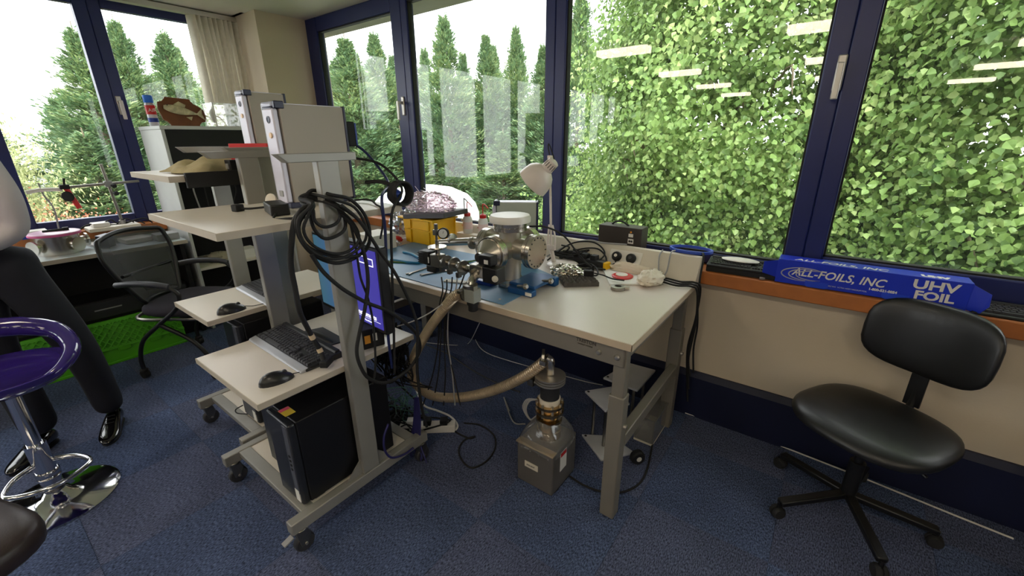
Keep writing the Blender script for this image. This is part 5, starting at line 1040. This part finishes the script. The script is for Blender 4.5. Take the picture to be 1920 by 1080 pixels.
for s in (-1, 1): g.ell(hd+ld*s*.078+Vector((0, 0, -.01)), (.012, .02, .03), (0, 0, -.64), 10, 8)
g.mk('head', skinm, pn, smooth=80); G().ell(hd-fd*.012+Vector((0, 0, .035)), (.082, .098, .098), (0, 0, -.64), 24, 14, cut=-.35).mk('hair', hairm, pn, smooth=80)
for s in (-1, 1): G().ell(hd+fd*.083+ld*s*.032+Vector((0, 0, .012)), (.012, .012, .008), (0, 0, -.64), 10, 8).mk('eye', whitep, pn)
G().ell(hd+fd*.086+Vector((0, 0, -.055)), (.026, .010, .007), (0, 0, -.64), 12, 8).mk('mouth', mat('lips', (170, 100, 95), .5), pn)
for a, d in (((-2.975, .06, 1.06), Vector((-.05, -.95, -.1))), ((-3.19, -.17, 1.03), Vector((.85, -.3, -.05)))):
    a = Vector(a); d = d.normalized(); w = d.cross(Vector((0, 0, 1))).normalized(); V = [a-d*.03, a+d*.02, a+d*.06, a+d*.10]; E = [(0, 1), (1, 2), (2, 3)]; R = [.030, .030, .034, .028]
    for k, (o_, l_) in enumerate([(-.03, .07), (-.011, .085), (.009, .08), (.028, .062)]):
        b = len(V); V += [a+d*.105+w*o_, a+d*(.105+l_*.55)+w*o_*1.1, a+d*(.105+l_*.9)+w*o_*1.1-Vector((0, 0, .022))]; E += [(3, b), (b, b+1), (b+1, b+2)]; R += [.0095, .0088, .0075]
    b = len(V); V += [a+d*.05+w*-.042, a+d*.085+w*-.062-Vector((0, 0, .012))]; E += [(1, b), (b, b+1)]; R += [.011, .0085]; skin('hand', V, E, R, skinm, pn)
def shoe(ax, ay, d):
    d = Vector(d).normalized(); w = Vector((-d.y, d.x, 0)); c = Vector((ax, ay, 0)); g = G(); n = 20; rows = []
    sec = [(-.075, .030, .075), (-.06, .036, .088), (0, .038, .092), (.06, .042, .075), (.11, .046, .056), (.155, .043, .046), (.185, .030, .038), (.205, .010, .026)]
    V = []; Fq = []
    for s, wd, h in sec:
        for j in range(n):
            a = 2*math.pi*j/n; V.append(c+d*s+w*(wd*math.copysign(abs(math.cos(a))**.8, math.cos(a)))+Vector((0, 0, max(.012, .012+(h-.012)*(.5+.5*math.sin(a))))))
    for i in range(len(sec)-1):
        for j in range(n): j2 = (j+1) % n; Fq.append((i*n+j, i*n+j2, (i+1)*n+j2, (i+1)*n+j))
    Fq += [tuple(reversed(range(n))), tuple((len(sec)-1)*n+j for j in range(n))]
    s = g.add(V, Fq).mk('shoe', shoem, pn, smooth=70, sub=1); g = G(); pl_ = []
    for q, wd in [(-.072, .020), (-.055, .030), (0, .031), (.06, .035), (.11, .039), (.155, .035), (.18, .024), (.194, .006)]: pl_.append((q, wd))
    poly = [c+d*q+w*wd for q, wd in pl_]+[c+d*q-w*wd for q, wd in reversed(pl_)]; g.prism([(p.x, p.y) for p in poly], 0, .013, 'z').mk('sole', rubber, s, bev=.003)
    for k in range(3): G().bar(c+d*(.035+.022*k)-w*.020+Vector((0, 0, .088-.009*k)), c+d*(.035+.022*k)+w*.020+Vector((0, 0, .088-.009*k)), .004, .003).mk('lace', blackm, s, smooth=0)
shoe(-2.965, .255, (.93, -.36, 0)); shoe(-3.02, -.02, (.75, -.65, 0))
# ---------------------------------------------------------------- plates and tray under the bench
alu = mat('light_alu_plate', (214, 216, 220), .4, .3, var=.05)
def plate(label, poly, z, th=.012, legs=True):
    t = thing('metal_plate_stand' if legs else 'metal_plate', label, 'stand' if legs else 'plate', (sum(p[0] for p in poly)/4, sum(p[1] for p in poly)/4, 0), 0, 'pale metal plates under the bench')
    G().prism(poly, z-th, z, 'z').mk('plate', alu, t, bev=.002); c = Vector((sum(p[0] for p in poly)/4, sum(p[1] for p in poly)/4, 0))
    for p in poly[:1]: q = Vector((*p, z)).lerp(Vector((c.x, c.y, z)), .16); G().lathe([(.007, 0), (.007, .0012)], q, n=12).mk('screw_hole', blackm, t)
    if legs:
        for p in poly:
            q = Vector((*p, 0)).lerp(c, .45); G().cyl((q.x, q.y, 0), (q.x, q.y, z-th), .008, n=10).mk('stem', dsteel, t)
plate('pale metal plate stand nearest the wall under the bench', [(-.813, 1.905), (-.765, 2.14), (-.611, 2.15), (-.617, 1.894)], .275)
plate('pale metal plate stand just behind the front bench leg', [(-.842, 1.748), (-.744, 1.872), (-.611, 1.78), (-.683, 1.653)], .262)
plate('pale metal plate lying on the carpet behind the front bench leg', [(-.831, 1.718), (-.70, 1.80), (-.55, 1.75), (-.664, 1.603)], .014, .012, False)
t = thing('clear_case', 'clear plastic case standing on the carpet beside the metal plates', 'case', (-.56, 2.0, 0)); ac = glassmat('grey_acrylic', (.62, .62, .60), 1.8, .05, .12)
for nm, a in (('base', (-.60, -.50, 1.86, 2.10, .0, .012)), ('wall', (-.60, -.595, 1.86, 2.10, .012, .15)), ('wall', (-.505, -.50, 1.86, 2.10, .012, .15)), ('wall', (-.595, -.505, 1.86, 1.865, .012, .15)), ('lid', (-.605, -.495, 1.855, 2.105, .15, .158))): G().box(*a).mk(nm, ac if nm != 'base' else cream, t, smooth=0)
t = thing('black_roller', 'small black wheel behind the front bench leg', 'wheel', (-.53, 1.79, 0)); G().lathe([(.014, -.018), (.030, -.018), (.036, -.01), (.036, .01), (.030, .018), (.014, .018)], (-.52, 1.70, .037), (.7, -.6, 0), 22).mk('tyre', blackm, t); G().lathe([(.013, -.02), (.013, .02)], (-.52, 1.70, .037), (.7, -.6, 0), 14).mk('hub', whitep, t)
# ---------------------------------------------------------------- cables
def px(pts, pl, v): return [at(x, y, pl, v) for x, y in pts]
XC = -1.352
def c1(x, y): return (540+x/4.5, 340+y/4.5)
GC = 'black cables coiled on the cart post'
loops = [[(370, 115), (520, 150), (640, 270), (690, 420), (670, 550), (560, 650), (400, 690), (230, 630), (110, 500), (70, 350), (110, 240), (210, 185)],
         [(400, 190), (470, 280), (480, 400), (400, 465), (300, 480), (220, 400), (190, 280), (215, 200)],
         [(385, 180), (600, 330), (690, 470), (640, 600), (440, 640), (180, 560), (90, 380), (190, 190)],
         [(395, 200), (440, 290), (400, 360), (300, 385), (225, 330), (205, 230)],
         [(380, 200), (540, 340), (600, 480), (520, 585), (380, 610), (210, 540), (130, 400), (200, 205)],
         [(372, 150), (560, 220), (655, 380), (640, 520), (500, 630), (330, 650), (150, 540), (85, 330), (205, 195)]]
cl_ = thing('cable_coil', 'thick black cable coiled and hung around the nearest cart post', 'cable', tuple(at(*c1(300, 200), 'x', XC)))
for i, L in enumerate(loops):
    x_ = XC+.006*i; pts = px([c1(*p) for p in L], 'x', x_); a, b = pts[0], pts[-1]
    back = [Vector((-1.415, b.y+.01, b.z+.01)), Vector((-1.42, (a.y+b.y)/2, max(a.z, b.z)+.012)), Vector((-1.415, a.y-.01, a.z+.01))]
    G().tube(pts+back, [.0062, .006, .0056, .0056, .0052, .0052, .005, .0052][i], 9, 5, True).mk('coil_turn', rubber, cl_, smooth=60)
D = px([(553, 413), (547, 451), (545, 495), (553, 540), (562, 585)], 'x', -1.40)+[at(575, 612, 'x', -1.45), at(587, 635, 'x', -1.46), at(600, 657, 'x', -1.455), at(608, 680, 'x', -1.43)]
t = thing('taped_cable', 'thick black cable with tan tape bands hanging down onto the keyboard', 'cable', tuple(D[-1])); G().tube([at(575, 385, 'x', -1.38)]+D, .0095, 10).mk('sheath', rubber, t, smooth=60)
tan = mat('tan_tape', (206, 184, 150), .6); sp_ = spline([at(575, 385, 'x', -1.38)]+D, 6)
for a, b in ((-15, -12), (-8, -5)): G().tube(sp_[a:b], .0108, 10, 1).mk('tape_band', tan, t, smooth=60)
G().obox(D[-1]+Vector((0, .01, 0)), (.03, .06, .026), (0, 0, .6)).mk('connector', blackm, t, bev=.004)
cable('hanging_loop_cable', 'black cable looping down beside the nearest cart and up again', px([(584, 478), (607, 511), (640, 540), (673, 560), (691, 569), (729, 584), (764, 609), (782, 629), (787, 656), (771, 687), (744, 709), (718, 718), (691, 709), (676, 687), (669, 660), (673, 629), (684, 580), (690, 530), (684, 480), (665, 430), (640, 400)], 'x', -1.33), .0072)
cable('hanging_cable', 'black cable falling in a straight slant to the right of the coil', px([(640, 385), (670, 410), (693, 442), (713, 473), (740, 511), (762, 553), (775, 585), (783, 620), (782, 690), (790, 760), (800, 800)], 'x', -1.30), .0065)
cable('hanging_cable', 'thin black cable from the coil down behind the instrument box', px([(655, 410), (668, 470), (676, 520), (690, 560), (700, 610), (704, 680), (700, 720)], 'x', -1.34), .0045)
cable('controller_lead', 'dark blue lead from the controller curving down past the shelf end', [Vector((-1.735, 1.155, 1.49)), Vector((-1.70, 1.20, 1.44)), Vector((-1.55, 1.18, 1.33)), at(716, 370, 'x', -1.37), at(722, 430, 'x', -1.36), at(725, 520, 'x', -1.36), at(727, 620, 'x', -1.36), at(735, 690, 'x', -1.36)], .006, mat('dark_blue_lead', (24, 34, 84), .45))
cable('controller_lead', 'black lead beside the dark blue one falling past the shelf end', [Vector((-1.70, 1.12, 1.43)), Vector((-1.60, 1.19, 1.40)), Vector((-1.45, 1.17, 1.31)), at(735, 400, 'x', -1.35), at(735, 500, 'x', -1.35), at(738, 600, 'x', -1.35), at(740, 700, 'x', -1.35)], .0055)
t = thing('ring_cable_coil', 'coil of black cable standing at the rear of the upper shelf', 'cable', (-1.46, 1.16, 1.25))
for k in range(6): G().tube([Vector((-1.43+.008*k, 1.13+.045*math.cos(a), 1.296+.045*math.sin(a))) for a in [q*math.pi/6 for q in range(12)]], .0055, 8, 4, True).mk('coil_turn', rubber, t, smooth=60)
G().ell((-1.445, 1.125, 1.285), (.03, .032, .03)).mk('blue_wrap', bluep, t); G().tube([(-1.62, 1.118, 1.33), (-1.56, 1.13, 1.335), (-1.50, 1.14, 1.33), (-1.46, 1.14, 1.31)], .008).mk('grip', rubber, t)
cable('shelf_lead', 'short black lead with inline switch at the rear of the upper shelf', [(-1.66, 1.05, 1.255), (-1.60, 1.09, 1.262), (-1.54, 1.08, 1.262), (-1.47, 1.05, 1.255), (-1.40, 1.02, 1.25), (-1.37, 1.0, 1.20), (-1.37, .98, 1.14)], .004)
for i, (x0, y0, x1, col) in enumerate([(828, 520, 824, rubber), (838, 525, 828, rubber), (848, 520, 835, rubber), (858, 515, 842, greyp), (872, 512, 838, rubber)]):
    cable('valve_lead', '%s thin lead hanging from the valves over the bench edge' % ['leftmost', 'second', 'third', 'fourth, grey', 'rightmost'][i], [at(x0, y0, 'y', 1.345), at((x0+x1)/2+4, 545, 'y', 1.30), at(x1, 575, 'y', 1.285), at(x1-2, 640, 'y', 1.28), at(x1+6*(i-2), 700, 'y', 1.27), at(x1-3+14*(i-2), 760, 'y', 1.24)], .0035, col, 'leads hanging from the valves')
cable('bench_lead', 'thin white lead slung from the valve leads to the cart', px([(829, 571), (800, 590), (770, 604), (745, 612)], 'y', 1.22), .003, whitep)
# floor leads
Z = .006
FL = [('white_lead', 'thin white lead on the carpet rising under the bench', [(795, 642), (850, 647), (878, 644)], whitep, .003, [(902, 600, 'y', 1.95)]),
      ('white_lead', 'thin white lead on the carpet running right under the bench', [(887, 629), (907, 658), (960, 678), (1040, 700), (1100, 716), (1130, 722)], whitep, .003, []),
      ('grey_lead', 'grey lead crossing the carpet diagonally behind the steel hose', [(800, 647), (840, 664), (884, 693), (935, 720), (975, 735)], dgrey, .005, []),
      ('mains_cable', 'thick white mains cable curling to the power strip on the floor', [(776, 715), (782, 735), (795, 760), (820, 770), (843, 780), (857, 795), (855, 805), (846, 808)], whitep, .006, []),
      ('floor_cable', 'black cable lying in a big loop on the carpet beside the power strip', [(842, 795), (855, 810), (880, 822), (890, 818), (870, 826), (860, 845), (870, 868), (888, 877), (915, 862), (929, 838), (925, 815), (900, 797), (870, 793)], rubber, .0045, []),
      ('pump_cable', 'black mains cable from the pump past the bench leg', [(1068, 893), (1095, 910), (1130, 922), (1170, 922), (1200, 905), (1215, 875), (1222, 840), (1230, 800)], rubber, .005, []),
      ('skirting_lead', 'pale lead lying along the foot of the navy skirting', [(1285, 774), (1400, 812), (1520, 858), (1640, 905), (1780, 962), (1900, 1010)], whitep, .004, []),
      ('sensor_lead', 'grey lead hanging from the pump side valve to the carpet', [(955, 770), (945, 745), (962, 790), (985, 795)], greyp, .004, [])]
for nm, lb, pts, m, r, ex in FL: cable(nm, lb, [at(x, y, 'z', Z) for x, y in pts]+[at(*e) for e in ex], r, m)
cable('cart_lead', 'thin black lead looping on the nearest cart\'s base shelf', [at(455, 760, 'z', .20), at(442, 768, 'z', .16), at(446, 775, 'z', .157), at(470, 776, 'z', .157), at(490, 772, 'z', .16)], .003)
t = thing('extension_socket', 'white extension socket block on the carpet behind the nearest cart', 'extension', (-1.55, 1.24, 0)); G().obox((-1.53, 1.265, .022), (.30, .055, .044), (0, 0, .68)).mk('housing', whitep, t, bev=.004)
for k in range(3): G().obox((-1.60+.07*k, 1.21+.055*k, .058), (.04, .045, .03), (0, 0, .68)).mk('plug', blackm if k else whitep, t, bev=.004)
def tangle(name, label, c, r, n, rad, m, seed):
    rg = np.random.default_rng(seed); g = G()
    for i in range(n):
        p = rg.normal(size=(7, 3))*np.array(r)+np.array(c); p[:, 2] = np.maximum(p[:, 2], rad+.002); g.tube([tuple(q) for q in p], rad*rg.uniform(.7, 1.3), 6, 6)
    o = g.mk(name, m, smooth=60, label=label, cat='cables'); o['kind'] = 'stuff'; return o
tangle('cable_tangle', 'tangle of black cables hanging behind the nearest cart', tuple(at(738, 672, 'y', 1.20)), (.085, .04, .09), 24, .0040, rubber, 1)
tangle('cable_tangle', 'tangle of black cables piled on the carpet behind the cart', tuple(at(735, 790, 'z', .03)), (.10, .08, .03), 16, .0045, rubber, 2)
tangle('green_wires', 'tangle of green and white wires behind the nearest cart', tuple(at(752, 745, 'y', 1.2)), (.06, .05, .05), 5, .0016, mat('green_wire', (80, 132, 112), .5), 3)
for i in range(7):
    x = 772+5*i-3*(i % 2); cable('purple_lead', '%s strand of the dark violet bundle below the cart rail' % ['first', 'second', 'third', 'fourth', 'fifth', 'sixth', 'seventh'][i], [at(778+i, 745, 'y', 1.10), at(776+2*i, 790, 'y', 1.09), at(770+3*i, 830, 'y', 1.08), at(x-2, 868-4*(i % 3), 'y', 1.07)], .004, mat('violet_lead', (40, 38, 96), .5), 'strands of the dark violet bundle')
cable('violet_loop', 'dark violet cable loop hanging over the cart rail', px([(728, 795), (720, 820), (722, 845), (735, 858), (758, 852), (775, 840)], 'x', -1.345), .005, mat('violet_lead', (40, 38, 96), .5))
# cables behind the bench lamp and over the bench corner
GB = 'cables on the bench top'
for i, pts in enumerate([[(-1.20, 2.05, .84), (-1.12, 2.10, .90), (-1.0, 2.13, .92), (-.93, 2.10, .87), (-.98, 2.02, .836), (-1.05, 1.98, .834)], [(-1.26, 2.02, .835), (-1.16, 2.11, .93), (-1.04, 2.16, .945), (-.95, 2.12, .90), (-.99, 2.04, .84)], [(-1.30, 2.08, .84), (-1.18, 2.14, .92), (-1.08, 2.17, .95), (-.98, 2.16, .95), (-.86, 2.20, .95)], [(-1.08, 2.0, .835), (-1.0, 2.02, .86), (-.94, 2.0, .85), (-.90, 1.93, .835), (-.96, 1.90, .834)]]):
    cable('bench_cable', ['black cable arching over the power strip nearest the plugs', 'black cable arching highest behind the power strip', 'grey cable over the upstand behind the power strip', 'black cable curling before the power strip'][i], pts, .0045, [rubber, rubber, greyp, rubber][i], GB)
cable('chamber_lead', 'black lead from the chamber flange drooping to the power strip', [(-1.10, 1.60, 1.12), (-1.04, 1.65, 1.115), (-1.0, 1.75, 1.06), (-.98, 1.88, .94), (-.96, 1.98, .86), (-.90, 2.03, .84)], .0045)
tangle('cable_knot', 'dark knot of cables behind the lamp base', (-1.14, 2.10, .87), (.07, .025, .02), 9, .004, rubber, 6)
for i, pts in enumerate([[(-.66, 2.19, .95), (-.655, 2.13, .93), (-.64, 2.10, .86), (-.62, 2.09, .835), (-.60, 2.10, .87), (-.605, 2.15, .95), (-.60, 2.20, .955)]]): cable('grey_bench_lead', 'grey looped leads over the upstand near the glove', pts, .004, greyp)
for i in range(3):
    o = .018*i; cable('corner_cable', '%s black cable falling off the bench corner by the wall' % ['nearest', 'middle', 'farthest'][i], [(-.70+o, 2.09-o, .833), (-.60, 2.03+.03*i, .834), (-.52, 2.00+.035*i, .836), (-.462, 2.03+.035*i, .835), (-.435, 2.06+.03*i, .80), (-.43-.008*i, 2.10+.03*i, .62), (-.445-.012*i, 2.13+.03*i, .42), (-.43, 2.15+.02*i, .30-.09*i)], .005, rubber, 'black cables at the bench corner')
cable('upstand_cable', 'black cable hanging over the upstand end at the bench corner', [(-.50, 2.25, .875), (-.47, 2.215, .955), (-.453, 2.17, .93), (-.447, 2.13, .84), (-.44, 2.14, .70), (-.432, 2.16, .58), (-.436, 2.17, .45), (-.425, 2.2, .30)], .005)
t = thing('sill_adapter', 'black adapter with two thick leads on the sill behind the sockets', 'adapter', (-.66, 2.27, .868)); G().obox((-.66, 2.27, .882), (.15, .06, .026), (0, 0, .05)).mk('adapter_body', black, t, bev=.005)
